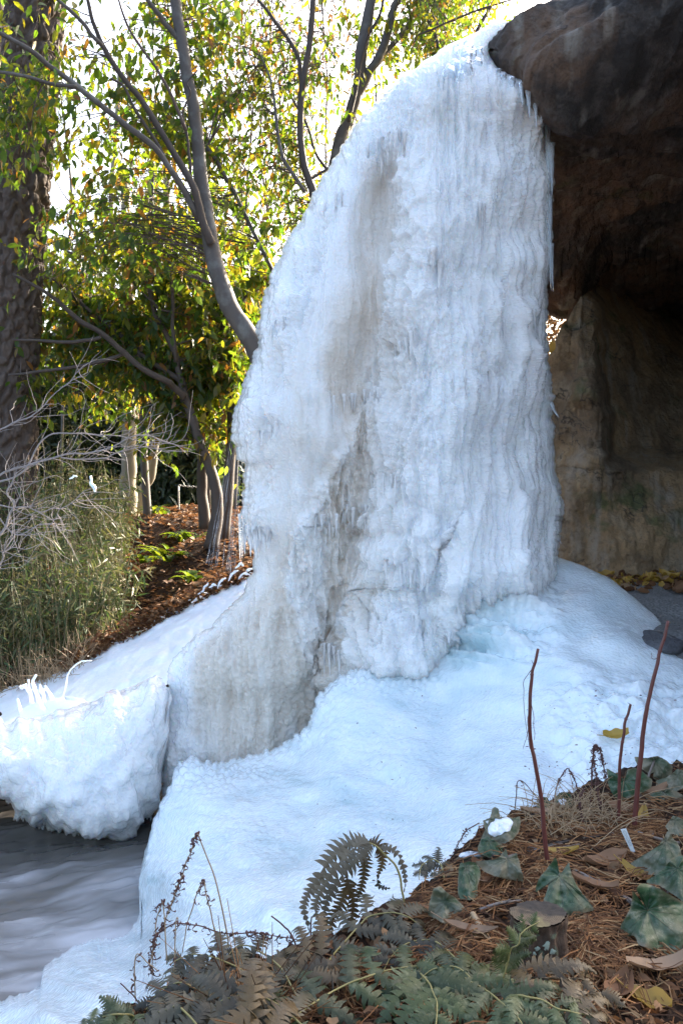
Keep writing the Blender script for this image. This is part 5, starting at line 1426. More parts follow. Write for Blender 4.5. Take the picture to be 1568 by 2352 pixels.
def frond(label, pts, mat, pin_len, width, n_pair, lift=0.10, normal=(0, -.45, .9), fold=.45, grav=.9, seed=0, d=None, start=.12, stalk_w=.0026, group='fern fronds along the bank'):
    """rachis through picture points standing over the bank, with drooping leaflets in pairs"""
    r = np.random.RandomState(400 + seed)
    A = []
    for i, p in enumerate(pts):
        q = on_bank(p[0], p[1]) if d is None else None
        dd = (q[1] - lift * (.5 + .5 * math.sin(i / (len(pts) - 1) * math.pi))) if d is None else (d if np.isscalar(d) else d[i])
        A.append(list(PV(p[0], p[1], dd)))
    R = resample(np.array(A), 44, .004, seed)
    o = empty('fern_frond', R[0], label, 'fern', group)
    T = Tubes(); T.add(R, np.linspace(stalk_w, .0012, 44), 6); obj('stalk', T.mesh('stalk', STALK if mat is not FERN_BROWN else FERN_BROWN), o)
    t = np.gradient(R, axis=0); t /= np.linalg.norm(t, axis=1, keepdims=True)
    N0 = np.asarray(normal, float); N0 /= np.linalg.norm(N0)
    n_pair = max(5, round(n_pair * .68))
    for k in range(n_pair):
        f = start + (1 - start) * (k + .3) / n_pair
        i = min(43, int(f * 43))
        s = np.cross(t[i], N0); s /= np.linalg.norm(s) + 1e-9
        g = (f - start) / (1 - start)
        L = pin_len * 1.65 * (0.55 + .45 * min(1, g * 4)) * (1 - g ** 2.0 * .8)
        for sg in (1, -1):
            dr = s * sg * .86 + t[i] * .5 + r.normal(0, .07, 3)
            dr /= np.linalg.norm(dr); p = R[i].copy(); C = [p.copy()]
            LL = L * r.uniform(.82, 1.12)
            for q in range(7):
                dr = dr + np.array([0, 0, -1]) * grav * r.uniform(.2, .42) * (q + .5) / 5; dr /= np.linalg.norm(dr)
                p = p + dr * LL / 7; C.append(p.copy())
            V, Fq, Ft = lobed(C, N0 * .8 + np.array([0, -.35, .2]), width * 2.1 * (.6 + .4 * (1 - g)), 10, seed * 50 + k * 2 + (sg > 0), fold)
            obj('leaflet', raw_mesh('leaflet', V, Fq, Ft, mat), o)
    return o

# the tall arching fern: a stalk and long leaflets that hang from its bent tip
tf = empty('fern_frond', PV(930, 2075, 2.75), 'tall arching grey fern frond bent over against the pale ice', 'fern', 'fern fronds along the bank')
T = Tubes(); px_tube(T, [(928, 2080), (924, 2050), (916, 2010), (905, 1985), (885, 1965), (862, 1943), (840, 1933)], [5, 5, 5, 5, 4.5, 4, 3], 2.7, n=40, wob=.002); obj('stalk', T.mesh('stalk', STALK), tf)
for i, (pts, w, mt, dd, nl) in enumerate([
        ([(842, 1932), (800, 1936), (755, 1975), (718, 2035), (697, 2080), (712, 2140)], 26, FERN_TAN, 0, 24), ([(848, 1936), (815, 1945), (775, 1985), (738, 2045), (722, 2085), (733, 2120)], 26, FERN_TAN, -.03, 23),
        ([(852, 1940), (835, 1960), (800, 1990), (765, 2040), (745, 2090), (750, 2145)], 24, FERN_TAN, -.05, 21), ([(800, 2010), (795, 2050), (775, 2090), (757, 2130), (752, 2180)], 24, FERN_BROWN, .03, 18),
        ([(835, 1950), (838, 1985), (832, 2030), (818, 2070)], 20, FERN_BROWN, .02, 15), ([(846, 1934), (868, 1938), (880, 1965), (876, 1990), (866, 2015)], 22, FERN_BROWN, .03, 14), ([(866, 2010), (866, 2032), (880, 2040), (896, 2040)], 9, FERN_GREY, .02, 7),
        ([(868, 1950), (890, 1945), (910, 1960), (925, 1990), (930, 2020), (927, 2050)], 13, FERN_TAN, .0, 14), ([(802, 2030), (812, 2070), (808, 2110), (790, 2150)], 22, FERN_BROWN, .05, 11)]):
    C = [np.array(PV(x, y, 2.7 + dd)) for x, y in pts]
    V, Fq, Ft = lobed(resample(C, 14), (0, -.9, .35), w * 2.7 / F, nl, 500 + i, .25)
    obj('leaflet', raw_mesh('leaflet', V, Fq, Ft, mt), tf)

frond('long yellow stalked green fern frond lying across the lower bank', [(600, 2400), (650, 2351), (765, 2276), (854, 2237), (936, 2219), (1000, 2222), (1060, 2250)], FERN_GREEN, .135, .019, 10, .12, seed=1)
frond('grey fern frond arching below the tall fern', [(745, 2220), (788, 2165), (838, 2112), (887, 2097), (935, 2106), (980, 2140)], FERN_GREY, .11, .017, 9, .10, seed=2)
frond('olive brown fern frond curling up in the middle of the fern mass', [(765, 2290), (762, 2240), (740, 2200), (705, 2182), (670, 2195), (655, 2230)], FERN_BROWN, .10, .017, 9, .16, seed=3)
frond('grey fern frond leaning left over the ice edge', [(600, 2290), (560, 2230), (500, 2200), (440, 2190), (390, 2215)], FERN_GREY, .10, .016, 9, .10, seed=4)
frond('dark fern frond drooping at the outer end of the fern mass', [(560, 2360), (480, 2290), (420, 2262), (370, 2275), (335, 2320)], FERN_GREY, .11, .017, 9, .12, seed=5)
frond('grey green fern frond with frosted leaflets behind the stalks', [(690, 2300), (640, 2220), (590, 2180), (545, 2175), (520, 2200)], FERN_GREY, .09, .015, 8, .09, seed=6)
frond('pale toothed fern tip lying low on the snow', [(330, 2345), (290, 2332), (250, 2330), (210, 2345), (180, 2362)], FERN_GREEN, .05, .013, 9, .12, seed=7, grav=.2)
frond('flat grey fern frond hanging at the bottom of the picture', [(720, 2380), (640, 2310), (570, 2280), (510, 2300), (470, 2350)], FERN_GREY, .12, .019, 8, .2, seed=8)
frond('bright green fern frond in front of the stump', [(1020, 2215), (1064, 2241), (1133, 2287), (1189, 2340), (1210, 2380)], FERN_GREEN, .10, .016, 10, .14, seed=10, start=.02)
frond('short green fern frond reaching right at the bottom edge', [(1150, 2300), (1199, 2284), (1262, 2310), (1320, 2330), (1370, 2330)], FERN_GREEN, .07, .014, 9, .14, seed=11, start=.02)
frond('dark brown leathery fern frond curving in front of the stump', [(1140, 2250), (1180, 2240), (1240, 2246), (1300, 2248), (1360, 2262), (1410, 2320)], FERN_BROWN, .10, .018, 9, .16, seed=12, start=.02)
frond('green fern tip climbing up the face of the stump', [(1155, 2245), (1166, 2208), (1183, 2169), (1204, 2138), (1238, 2116)], FERN_GREEN, .045, .012, 9, 0, seed=13, start=.05, d=[2.12, 2.12, 2.11, 2.12, 2.14], grav=.15, normal=(.5, -.9, .2))
frond('green frosted fern frond hanging in the middle of the bottom edge', [(960, 2230), (985, 2260), (1000, 2300), (1000, 2360)], FERN_GREEN, .12, .018, 7, .18, seed=14, start=.02)
frond('small curled fern frond beside the folded wilted leaf', [(1020, 2020), (1015, 1990), (995, 1975), (970, 1985), (962, 2020)], FERN_GREY, .05, .011, 9, .08, seed=15, start=.05, grav=.6)
frond('grey fern frond low between the stump and the tall fern', [(1060, 2215), (1010, 2170), (960, 2160), (910, 2180), (880, 2230)], FERN_GREY, .10, .016, 9, .10, seed=16)
frond('dark grey fern frond at the lower corner of the fern mass', [(480, 2390), (430, 2330), (400, 2310), (360, 2330), (340, 2370)], FERN_GREY, .10, .017, 8, .2, seed=19)

frond('large dark tangled fern frond sprawling over the bottom edge', [(640, 2420), (600, 2350), (560, 2310), (500, 2290), (430, 2300)], FERN_BROWN, .13, .02, 9, .2, seed=21)
frond('green grey fern frond hanging at the left of the stump', [(1120, 2330), (1090, 2260), (1050, 2225), (1000, 2225), (950, 2260)], FERN_GREEN, .10, .017, 9, .14, seed=23)
frond('dark fern frond filling the corner under the brown frond', [(1200, 2400), (1240, 2340), (1290, 2310), (1340, 2320), (1390, 2360)], FERN_BROWN, .09, .016, 8, .14, seed=24)
# specks and needles dropped on the ice
r = np.random.RandomState(170); pts = []
while len(pts) < 130:
    x = r.uniform(700, 1560); y = r.uniform(1600, 2100)
    if y < curve(BK_TOP, x) - 6 and r.rand() < .25 + .75 * (x > 1200): pts.append(ap_pt(x, y) + np.array([0, -.03, .035]))
pts = np.array(pts)
obj('dark_specks', scatter_mesh('dark_specks', LEAF_V, LEAF_Q, LEAF_T, rots(len(pts), -.3, .3, r), pts, r.uniform(.006, .018, len(pts))[:, None] * np.array([1, 1, 1.0]), CURL), None, 'stuff')

# ---- wilted round leaves, folded like small tents
def tent_leaf(label, pts, j, mat, seed, snow=None, stem=None, fold=5, d=None, bulge=.42):
    """a drooping blade: its outline as it hangs, gathered at the stalk, bulging forward, sides and lobes curling back"""
    r = np.random.RandomState(600 + seed)
    cv = lambda p: (1010.4 + p[0] * .3556, 1699.3 + p[1] * .3556)
    O = np.array([cv(p) for p in pts]); J = np.array(cv(j))
    nt, nr = 110, 22
    seg = np.r_[0, np.cumsum(np.linalg.norm(np.diff(np.vstack([O, O[:1]]), axis=0), axis=1))]
    q = np.linspace(0, seg[-1], nt, endpoint=False); OO = np.vstack([O, O[:1]])
    E = np.stack([np.interp(q, seg, OO[:, k]) for k in range(2)], -1)
    E = (E + np.roll(E, 1, 0) + np.roll(E, -1, 0)) / 3 + r.normal(0, .35, E.shape)
    rr = np.linspace(0.02, 1, nr)[:, None, None]
    XY = J + (E - J)[None] * rr
    ybot = O[:, 1].max(); xb = O[O[:, 1].argmax(), 0]
    gb = on_bank(min(max(xb, 300), 1700), ybot)[1] if d is None else d
    gj = on_bank(J[0], max(J[1], curve(BK_TOP, J[0]) + 6))[1] if d is None else d
    W = np.ptp(O[:, 0]) * .5; m = gb / F
    X_, Y_ = XY[..., 0], XY[..., 1]
    t = np.clip((ybot - Y_) / max(1, ybot - J[1]), 0, 2)
    D = gb - .02 + .30 * (gj - gb) * t
    dx = (X_ - J[0]) / W
    R2 = np.broadcast_to(rr[..., 0], X_.shape)
    ang = np.arctan2(E[:, 1] - J[1], E[:, 0] - J[0])[None]
    D = D - bulge * W * m * (1 - np.minimum(1, dx ** 2)) * np.sin(np.clip(t, 0, 1) * 2.2 + .5) + .30 * W * m * np.abs(dx) ** 2
    D = D + W * m * (.17 * np.sin(fold * ang + seed) * R2 + .14 * noise2(X_ / W * 2 + seed, Y_ / W * 2, 8) + .035 * noise2(X_ / W * 7, Y_ / W * 7 + seed, 9))
    up = np.clip((J[1] - Y_) / (W * .6), 0, 1)
    D = D + W * m * .35 * up * np.sin(up * 3 + seed)
    V = P(X_, Y_, D)
    rim = smooth(.84, 1.0, R2) * .8 * (.5 + .5 * noise2(ang * 3 + seed + 0 * R2, R2 * 2, 4)) + .35 * np.clip(noise2(X_ / W * 2.2 + seed * 3, Y_ / W * 2.2, 6), 0, 1)
    o = empty('wilted_plant', Vector((V[..., 0].mean(), gb, float(drop(V[-1, 0])[2]))), label, 'wilted plant', 'wilted round leaved plants on the bank')
    obj('leaf', raw_mesh('leaf', V, grid_quads(nt, nr, True), None, mat, True, np.clip(rim, 0, 1)), o)
    ap = V[0, 0] + np.array([0, .004, 0]); T = Tubes()
    if stem is None:
        b_ = drop(ap + np.array([r.uniform(-.02, .02), .05, 0])); T.add(resample(np.array([b_, (b_ + ap) / 2 + np.array([.01, .02, 0]), ap]), 10), .0035, 6)
    else:
        pp = [on_bank(*q_, .006) for q_ in stem]; pp.append(ap); T.add(resample(np.array(pp), 16), .0048, 6)
    obj('stem', T.mesh('stem', PETIOLE), o)
    T = Tubes()
    for k in range(3, nt, 11):
        c = V[1:int(nr * .85), k] + np.array([0, -.0010, .0002]); T.add(c, np.linspace(.0009, .0003, len(c)), 3, False)
    obj('veins', T.mesh('veins', WILT_GREY), o)['kind'] = 'stuff'
    if snow is not None:
        S = np.array([cv(p) for p in snow]); c_ = S.mean(0); S = c_ + (S - c_) * .86
        ss = np.r_[0, np.cumsum(np.linalg.norm(np.diff(np.vstack([S, S[:1]]), axis=0), axis=1))]; SS = np.vstack([S, S[:1]])
        qs = np.linspace(0, ss[-1], 48, endpoint=False); E2 = np.stack([np.interp(qs, ss, SS[:, k]) for k in range(2)], -1); E2 = (E2 + np.roll(E2, 1, 0) + np.roll(E2, -1, 0)) / 3
        E2 = c_ + (E2 - c_) * (1 + .22 * noise2(np.arange(48) / 3.1 + seed, np.zeros(48), 12))[:, None]; r2 = np.linspace(.02, 1, 14)[:, None, None]; XY2 = c_ + (E2 - c_)[None] * r2
        near = ((XY2[..., None, None, 0] - X_) ** 2 + (XY2[..., None, None, 1] - Y_) ** 2).reshape(14, 48, -1).argmin(-1)
        D2 = D.reshape(-1)[near] - .003 - .007 * np.clip(1 - r2[..., 0] ** 5, 0, 1) - .005 * noise2(XY2[..., 0] / 9, XY2[..., 1] / 6, 9) * (1 - r2[..., 0] ** 4)
        front = P(XY2[..., 0], XY2[..., 1], D2); front[..., 2] += .006 * (1 - r2[..., 0] ** 2)
        obj('snow_cap', raw_mesh('snow_cap', front, grid_quads(48, 14, True), None, SNOW), o)
    return o
tent_leaf('tent shaped dark green wilted leaf behind the stump', [(745, 750), (760, 800), (760, 845), (775, 865), (800, 845), (830, 785), (842, 850), (870, 920), (930, 1010), (1005, 1100), (930, 1118), (880, 1138), (830, 1150), (785, 1115), (690, 1070), (660, 1045), (690, 970), (700, 905), (650, 965), (612, 990), (615, 950), (640, 890), (690, 830), (720, 790)], (768, 880), WILT, 1)
tent_leaf('largest wilted leaf with torn edges below the others', [(1240, 968), (1290, 1040), (1328, 1085), (1342, 1060), (1300, 1000), (1255, 965), (1290, 926), (1350, 932), (1420, 965), (1500, 1010), (1570, 1050), (1650, 1090), (1660, 1230), (1600, 1330), (1560, 1365), (1480, 1396), (1400, 1386), (1340, 1345), (1270, 1322), (1262, 1268), (1215, 1262), (1205, 1300), (1152, 1265), (1165, 1195), (1215, 1110), (1238, 1040)], (1335, 1100), WILT, 2, stem=[(1330, 2010), (1380, 2030), (1430, 2062)], bulge=.25)
tent_leaf('grey blue wilted leaf with a curled top near the white tag', [(1465, 588), (1440, 640), (1400, 690), (1350, 745), (1290, 780), (1230, 788), (1225, 815), (1270, 842), (1330, 870), (1400, 876), (1460, 852), (1500, 812), (1560, 772), (1550, 700), (1530, 660), (1502, 640), (1490, 600)], (1455, 655), WILT_GREY, 3, stem=[(1400, 1925), (1445, 1918), (1490, 1925)])
tent_leaf('dark wilted leaf just above the largest one', [(1500, 760), (1440, 830), (1380, 880), (1325, 908), (1332, 926), (1400, 936), (1460, 970), (1520, 1010), (1580, 1060), (1640, 1050), (1650, 760), (1560, 745)], (1530, 830), WILT, 4)
tent_leaf('brown tipped wilted leaf standing up behind the snow topped one', [(318, 510), (338, 440), (352, 432), (376, 445), (386, 500), (380, 560), (330, 600), (300, 680), (250, 720), (240, 700), (270, 620), (300, 560)], (345, 520), WILT_GREY, 17)
tent_leaf('snow topped wilted leaf at the edge of the ice', [(275, 520), (330, 500), (430, 497), (488, 510), (514, 490), (520, 540), (505, 600), (470, 640), (400, 680), (350, 655), (310, 610), (285, 570)], (400, 525), WILT_GREY, 5, snow=[(290, 528), (350, 500), (440, 498), (478, 530), (455, 580), (400, 638), (350, 640), (308, 598)], stem=[(1330, 1945), (1240, 1955), (1170, 1935)])
tent_leaf('green wilted leaf hanging under the snow topped one', [(240, 712), (265, 640), (310, 620), (350, 650), (410, 680), (415, 720), (370, 745), (320, 765), (270, 742)], (320, 655), WILT, 6)
tent_leaf('brown edged folded wilted leaf right of the blue green one', [(225, 785), (300, 790), (380, 760), (425, 698), (435, 750), (470, 770), (492, 725), (506, 770), (520, 830), (546, 916), (500, 912), (430, 900), (350, 880), (280, 850)], (432, 765), WILT_GREY, 7, stem=[(1290, 1942), (1240, 1955), (1190, 1965)])
tent_leaf('narrow blue green folded wilted leaf beside the curled fern', [(130, 795), (180, 785), (230, 790), (258, 830), (260, 880), (240, 950), (240, 1015), (190, 1036), (130, 1030), (112, 990), (115, 900), (118, 830)], (165, 820), WILT, 8)
tent_leaf('flat grey withered leaf lying right of the tall fern', [(-45, 960), (0, 942), (40, 985), (100, 1020), (150, 1075), (190, 1118), (150, 1160), (100, 1190), (40, 1197), (-20, 1162), (-80, 1130), (-70, 1050)], (30, 1040), WILT_GREY, 9, bulge=.15)
tent_leaf('dark green wilted leaf pressed against the snow between red stems', [(1070, 180), (1110, 205), (1160, 230), (1180, 255), (1210, 230), (1205, 190), (1260, 180), (1300, 200), (1370, 260), (1360, 310), (1300, 345), (1220, 372), (1150, 388), (1110, 350), (1085, 290)], (1190, 265), WILT, 11, bulge=.2)
tent_leaf('grey drooping wilted leaf hanging behind the tallest red stem', [(1250, 110), (1330, 118), (1400, 104), (1450, 125), (1500, 170), (1496, 215), (1450, 260), (1400, 266), (1370, 246), (1392, 200), (1350, 222), (1310, 196), (1270, 160)], (1385, 135), WILT_GREY, 10, stem=[(1455, 1850), (1475, 1820)])
tent_leaf('pale grey wilted leaf folded at the frame edge behind the tallest red stem', [(1390, 262), (1450, 250), (1530, 188), (1590, 200), (1600, 300), (1500, 342), (1440, 352), (1395, 320)], (1530, 225), WILT_GREY, 18)
tent_leaf('broad grey wilted leaf low beside the corner of the snow', [(1300, 372), (1380, 340), (1450, 320), (1520, 330), (1600, 380), (1520, 405), (1420, 405), (1350, 400)], (1450, 345), WILT_GREY, 15, bulge=.2)
tent_leaf('small grey wilted leaf above the curled top one', [(1450, 560), (1500, 490), (1540, 500), (1620, 540), (1620, 620), (1540, 622), (1480, 602)], (1510, 515), WILT_GREY, 12)
tent_leaf('small round green leaf with snow behind the straw tuft', [(740, 372), (770, 342), (800, 333), (840, 350), (866, 410), (840, 435), (800, 440), (745, 430)], (800, 405), WILT, 13, snow=[(755, 385), (790, 370), (815, 392), (805, 430), (760, 425)])
tent_leaf('small round leaf leaning on snow left of the straw tuft', [(622, 430), (635, 390), (655, 366), (690, 372), (712, 410), (700, 450), (655, 478), (625, 462)], (688, 435), WILT, 14)
tent_leaf('snow covered wilted leaf in front of the snow topped one', [(80, 792), (110, 760), (190, 725), (260, 735), (312, 772), (300, 792), (200, 772), (130, 792)], (200, 745), WILT_GREY, 16, snow=[(95, 768), (125, 735), (190, 712), (262, 722), (300, 756), (200, 757)])

# ---- stump
def stump():
    c = on_bank(1235, 2232); m = c[1] / F
    o = empty('tree_stump', Vector(c), 'short cut stump with peeling bark and pale lichen patches', 'tree stump')
    R = 64 * m; h = 132 * m
    nu, nv = 90, 46
    a = np.linspace(0, 2 * math.pi, nu, endpoint=False); z = np.linspace(-.05, h, nv)
    A, Z = np.meshgrid(a, z)
    rad = R * (1 + .10 * (1 - Z / h) ** 2 + .035 * fbm(np.cos(A) * 2 + 3, np.sin(A) * 2 + Z * 6, 211, 3)) + .007 * fbm(A * 9, Z * 40, 212, 3) - .012 * smooth(.72, .60, np.abs(np.sin(A * 3.5 + fbm(A * 0 + 2, Z * 14, 213, 2)))) * smooth(h * .98, h * .8, Z)
    top_tilt = .12 * rad * np.cos(A - 1.2)
    Zt = Z + top_tilt * smooth(h * .5, h, Z)
    G = np.stack([rad * np.cos(A), rad * np.sin(A) * .85, Zt], -1) + c
    t = NT('stump_bark'); co = t.coord('Object', (1, 1, .5)); n1 = t.noise(45, 6, co, .65); n2 = t.noise(26, 4, t.coord('Object'), .6)
    cc = t.mix(n1, (0.022, 0.014, 0.010), (0.11, 0.062, 0.036))
    cc = t.mix(t.ramp(n2, [(0.58, (0,) * 3), (0.62, (.8,) * 3)]), cc, (0.10, 0.115, 0.07))
    BS = t.done(t.princ(cc, .85, t.bump(n1, .9, .006)))
    obj('bark', raw_mesh('bark', G, grid_quads(nu, nv, True), None, BS), o)
    rr = np.linspace(0, 1, 14); RR, A2 = np.meshgrid(rr, a, indexing='ij')
    last = rad[-1] * .985
    zt = h + .12 * last[None] * RR * np.cos(A2 - 1.2) + .003 + .004 * fbm(RR * np.cos(A2) * 4, RR * np.sin(A2) * 4, 214, 3)
    G2 = np.stack([last[None] * RR * np.cos(A2), last[None] * RR * np.sin(A2) * .85, zt], -1) + c
    t = NT('stump_cut'); co = t.coord('Object'); mp = t.n('ShaderNodeMapping'); mp.inputs['Location'].default_value = (-c[0], -c[1], 0); t.l(co, mp.inputs[0])
    w = t.n('ShaderNodeTexWave', wave_type='RINGS', rings_direction='Z'); w.inputs['Scale'].default_value = 70; w.inputs['Distortion'].default_value = 3; t.l(mp.outputs[0], w.inputs[0])
    n = t.noise(8, 5, co, .6)
    cc = t.mix(w.outputs[1], (0.10, 0.066, 0.038), (0.165, 0.115, 0.068)); at = t.n('ShaderNodeAttribute', attribute_name='tint')
    cc = t.mix(at.outputs['Fac'], cc, (0.028, 0.022, 0.018))
    cc = t.mix(t.ramp(t.noise(9, 4, co), [(.58, (0,) * 3), (.66, (.7,) * 3)]), cc, (0.30, 0.26, 0.10))
    rot_ = smooth(-.25, .25, .9 * RR * np.sin(A2) + .35 * RR * np.cos(A2) - .05 + .7 * fbm(RR * np.cos(A2) * 2, RR * np.sin(A2) * 2, 215, 3)) * .9
    obj('cut_top', raw_mesh('cut_top', G2, grid_quads(nu, 14, True), None, t.done(t.princ(cc, .8, t.bump(n, .8, .006))), True, rot_), o)
    for k, (px, py, s) in enumerate([(1255, 2172, 9), (1268, 2185, 6), (1225, 2190, 5), (1243, 2200, 6), (1250, 2212, 5), (1233, 2178, 5)]):
        dr = Vector(((px - CX) / F, 1, -(py - CY) / F)).normalized()
        bv = BVHTree.FromPolygons([tuple(v) for v in G.reshape(-1, 3)], [tuple(q) for q in grid_quads(nu, nv, True)]) if k == 0 else bv
        hit = bv.ray_cast(Vector((0, 0, H)), dr)
        if hit[0] is None: continue
        an = np.linspace(0, 2 * math.pi, 14, endpoint=False); q = s * m * (1 + .5 * noise2(np.cos(an) * 2 + k, np.sin(an) * 2, 5))
        ctr = np.array(hit[0]) - np.array([0, .003, 0])
        V = np.concatenate([[ctr - np.array([0, .0015, 0])], ctr + np.stack([q * np.cos(an), 0 * an + .001, q * np.sin(an)], -1)])
        obj('lichen', raw_mesh('lichen', V, None, [[0, 1 + i, 1 + (i + 1) % 14] for i in range(14)], LICHEN), o)
LICHEN = mat_simple('lichen', (0.20, 0.24, 0.18), (0.36, 0.40, 0.32), 90, .9)
stump()

# ---- red stems standing in the bank
def stake(label, pts, w, hairs=()):
    b = on_bank(*pts[-1]); d = b[1]
    o = empty('red_stem', Vector(b), label, 'plant stem', 'bare red stems standing on the bank')
    T = Tubes(); R = px_tube(T, pts, w, d, n=44, wob=.004, sides=8, rough=.06); obj('stem', T.mesh('stem', STEM_RED), o)
    for i in (9, 18, 27, 35):
        T = Tubes(); T.add(np.stack([R[i] + np.array([0, 0, -.004]), R[i], R[i] + np.array([0, 0, .004])]), [w[0] * .55 * d / F, w[0] * .72 * d / F, w[0] * .55 * d / F], 8); obj('node', T.mesh('node', STEM_RED), o)
    for h in hairs:
        T = Tubes(); px_tube(T, h, [1.6, 1.0], d - .01, n=16, wob=.003, sides=4); obj('side_twig', T.mesh('side_twig', CURL), o)
stake('red brown stem with hair thin side twigs in front of the ice', [(1235, 1490), (1226, 1530), (1216, 1580), (1216, 1680), (1224, 1740), (1240, 1830), (1250, 1920), (1257, 1985)], [6.5, 7, 8, 8.5, 9, 10, 11, 11],
      [[(1222, 1535), (1205, 1560), (1200, 1600), (1206, 1660), (1216, 1720)], [(1218, 1590), (1214, 1640), (1208, 1690), (1200, 1720)], [(1226, 1535), (1220, 1516)], [(1216, 1600), (1226, 1660), (1226, 1700)], [(1240, 1838), (1226, 1835), (1216, 1840)]])
stake('shortest red brown stem between two taller stems', [(1447, 1618), (1438, 1650), (1427, 1700), (1422, 1760), (1420, 1830), (1418, 1905)], [6, 6.5, 7, 7.5, 8, 9], [[(1448, 1618), (1440, 1614)]])
stake('tallest thick red brown stem near the corner of the snow', [(1533, 1426), (1520, 1480), (1500, 1550), (1482, 1640), (1471, 1720), (1463, 1800), (1455, 1908)], [7, 8, 9, 10, 11, 12, 13], [[(1510, 1510), (1498, 1513), (1494, 1500)], [(1533, 1440), (1528, 1450)]])

# ---- plant tag
b = on_bank(1450, 1962); d = b[1] - .01
c0 = np.array(PV(1424, 1905, d)); c1 = np.array(PV(1437, 1903, d)); c2 = np.array(PV(1458, 1957, d - .01)); c3 = np.array(PV(1450, 1960, d - .01))
tg = empty('plant_tag', Vector(b), 'slanting white plastic plant tag with faded handwriting', 'plant tag')
bk = np.array([0, .002, 0])
TAGW = mat_simple('tag_plastic', (0.55, 0.58, 0.58), (0.66, 0.69, 0.69), 60, .4)
obj('tag_plate', raw_mesh('tag_plate', np.array([c0, c1, c2, c3, c0 + bk, c1 + bk, c2 + bk, c3 + bk]), [[0, 3, 2, 1], [4, 5, 6, 7], [0, 1, 5, 4], [1, 2, 6, 5], [2, 3, 7, 6], [3, 0, 4, 7]], None, TAGW, False), tg)
INK = mat_simple('faded_ink', (0.10, 0.11, 0.12), (0.16, 0.17, 0.18), 60, .7)
r = np.random.RandomState(3)
T = Tubes()
for row in (.35, .68):
    k = 34; f = np.linspace(.06, .72, k); side = row + r.normal(0, .085, k)
    ctr = (c0 + (c3 - c0) * f[:, None]) * (1 - side[:, None]) + (c1 + (c2 - c1) * f[:, None]) * side[:, None]
    T.add(ctr - np.array([0, .0012, 0]), .0004, 3, False)
obj('handwriting', T.mesh('handwriting', INK), tg)

# ---- dried stalks with curled leaves
CURLS = []
for k in range(4):
    s = np.linspace(0, 1, 12); rr = .006 * (1 - .6 * s)
    c = np.stack([.016 * s + rr * np.cos(s * 9 + k) * s, rr * np.sin(s * 9 + k), -.012 * s + rr * .7 * np.cos(s * 7)], -1)
    T = Tubes(); T.add(c, np.linspace(.0015, .0009, 12) * (1 + .5 * np.sin(s * 12)), 4); CURLS.append(T.mesh('curled_leaf', CURL))
def stalk(label, pts, w, d, n_curl, mat, seed, span=(.2, .95)):
    r = np.random.RandomState(700 + seed)
    o = empty('dried_stalk', PV(pts[0][0], pts[0][1], d), label, 'dried plant', 'dried stalks on the bank')
    T = Tubes(); R = px_tube(T, pts, w, d, n=60, wob=.003, sides=5, seed=seed); obj('stem', T.mesh('stem', mat), o)
    for i in range(n_curl):
        p = R[int(r.uniform(*span) * 59)]
        c = bpy.data.objects.new('curled_leaf', CURLS[i % 4]); COL.objects.link(c); c.parent = o
        c.location = Vector(p) - Vector(o.location); c.rotation_euler = (r.uniform(-.6, .6), r.uniform(-.4, .9), r.uniform(0, 6.28)); s = r.uniform(.7, 1.4); c.scale = (s, s, s)
stalk('tallest bent dried stalk strung with curled leaves against the ice', [(524, 2170), (522, 2148), (499, 2040), (471, 1955), (451, 1913), (435, 1967), (415, 2019), (397, 2068), (375, 2124), (354, 2168), (342, 2229)], [4, 4, 3.5, 3.2, 3, 3, 3, 3, 2.8, 2.5, 2.2], 2.5, 60, STRAW, 1, (.35, .99))
stalk('shorter bent dried stalk inside the tallest one', [(530, 2260), (520, 2229), (499, 2148), (479, 2076), (467, 2026), (443, 2080), (427, 2140), (419, 2189)], [4, 4, 3.5, 3, 3, 2.8, 2.5, 2], 2.45, 22, STRAW, 2, (.1, .7))
stalk('thin dried stalk bent double close to the water', [(384, 2215), (378, 2110), (372, 2072), (358, 2130), (352, 2185), (350, 2250)], [3, 3, 2.6, 2.6, 2.4, 2], 2.4, 22, STRAW, 3, (.4, .98))
stalk('angular leafless dried stalk on the snow edge', [(312, 2300), (312, 2281), (314, 2193), (338, 2210), (362, 2230)], [3, 3, 2.8, 2.6, 2.4], 2.35, 4, STRAW, 4)
stalk('sprawling dried stalk lying across the fern tops', [(350, 2150), (403, 2122), (455, 2128), (524, 2144), (584, 2142), (640, 2150), (690, 2160)], [3, 3, 3, 3, 2.8, 2.5, 2], 2.42, 46, CURL, 5, (.02, .98))
stalk('pair of straight thin dried stems in the fern mass', [(398, 2260), (400, 2200), (404, 2115), (410, 2113)], [3, 3, 2.6, 2], 2.35, 3, STRAW, 6)
stalk('broken dark stem poking up left of the tall fern', [(690, 2200), (668, 2150), (650, 2125), (623, 2104)], [4, 4, 4, 3.5], 2.5, 0, CURL, 7)
stalk('short upright stem beside the tall fern', [(712, 2175), (713, 2140), (716, 2105)], [4, 4, 3.5], 2.5, 0, CURL, 8)
stalk('reddish stem sticking out low over the snow', [(330, 2320), (300, 2280), (277, 2258)], [3.5, 3, 3], 2.25, 0, CURL, 9)
stalk('crowded rust brown dried stalk at the straw tuft', [(1352, 1900), (1355, 1840), (1358, 1780), (1362, 1725), (1368, 1712), (1378, 1730), (1385, 1760), (1390, 1790)], [4, 4, 4, 3, 3, 3, 3, 2], 3.6, 70, CURL, 10, (.2, .98))
stalk('second rust brown dried stalk of the straw tuft', [(1385, 1910), (1376, 1840), (1366, 1770), (1360, 1722)], [4, 4, 3, 3], 3.55, 46, CURL, 11, (.2, .9))
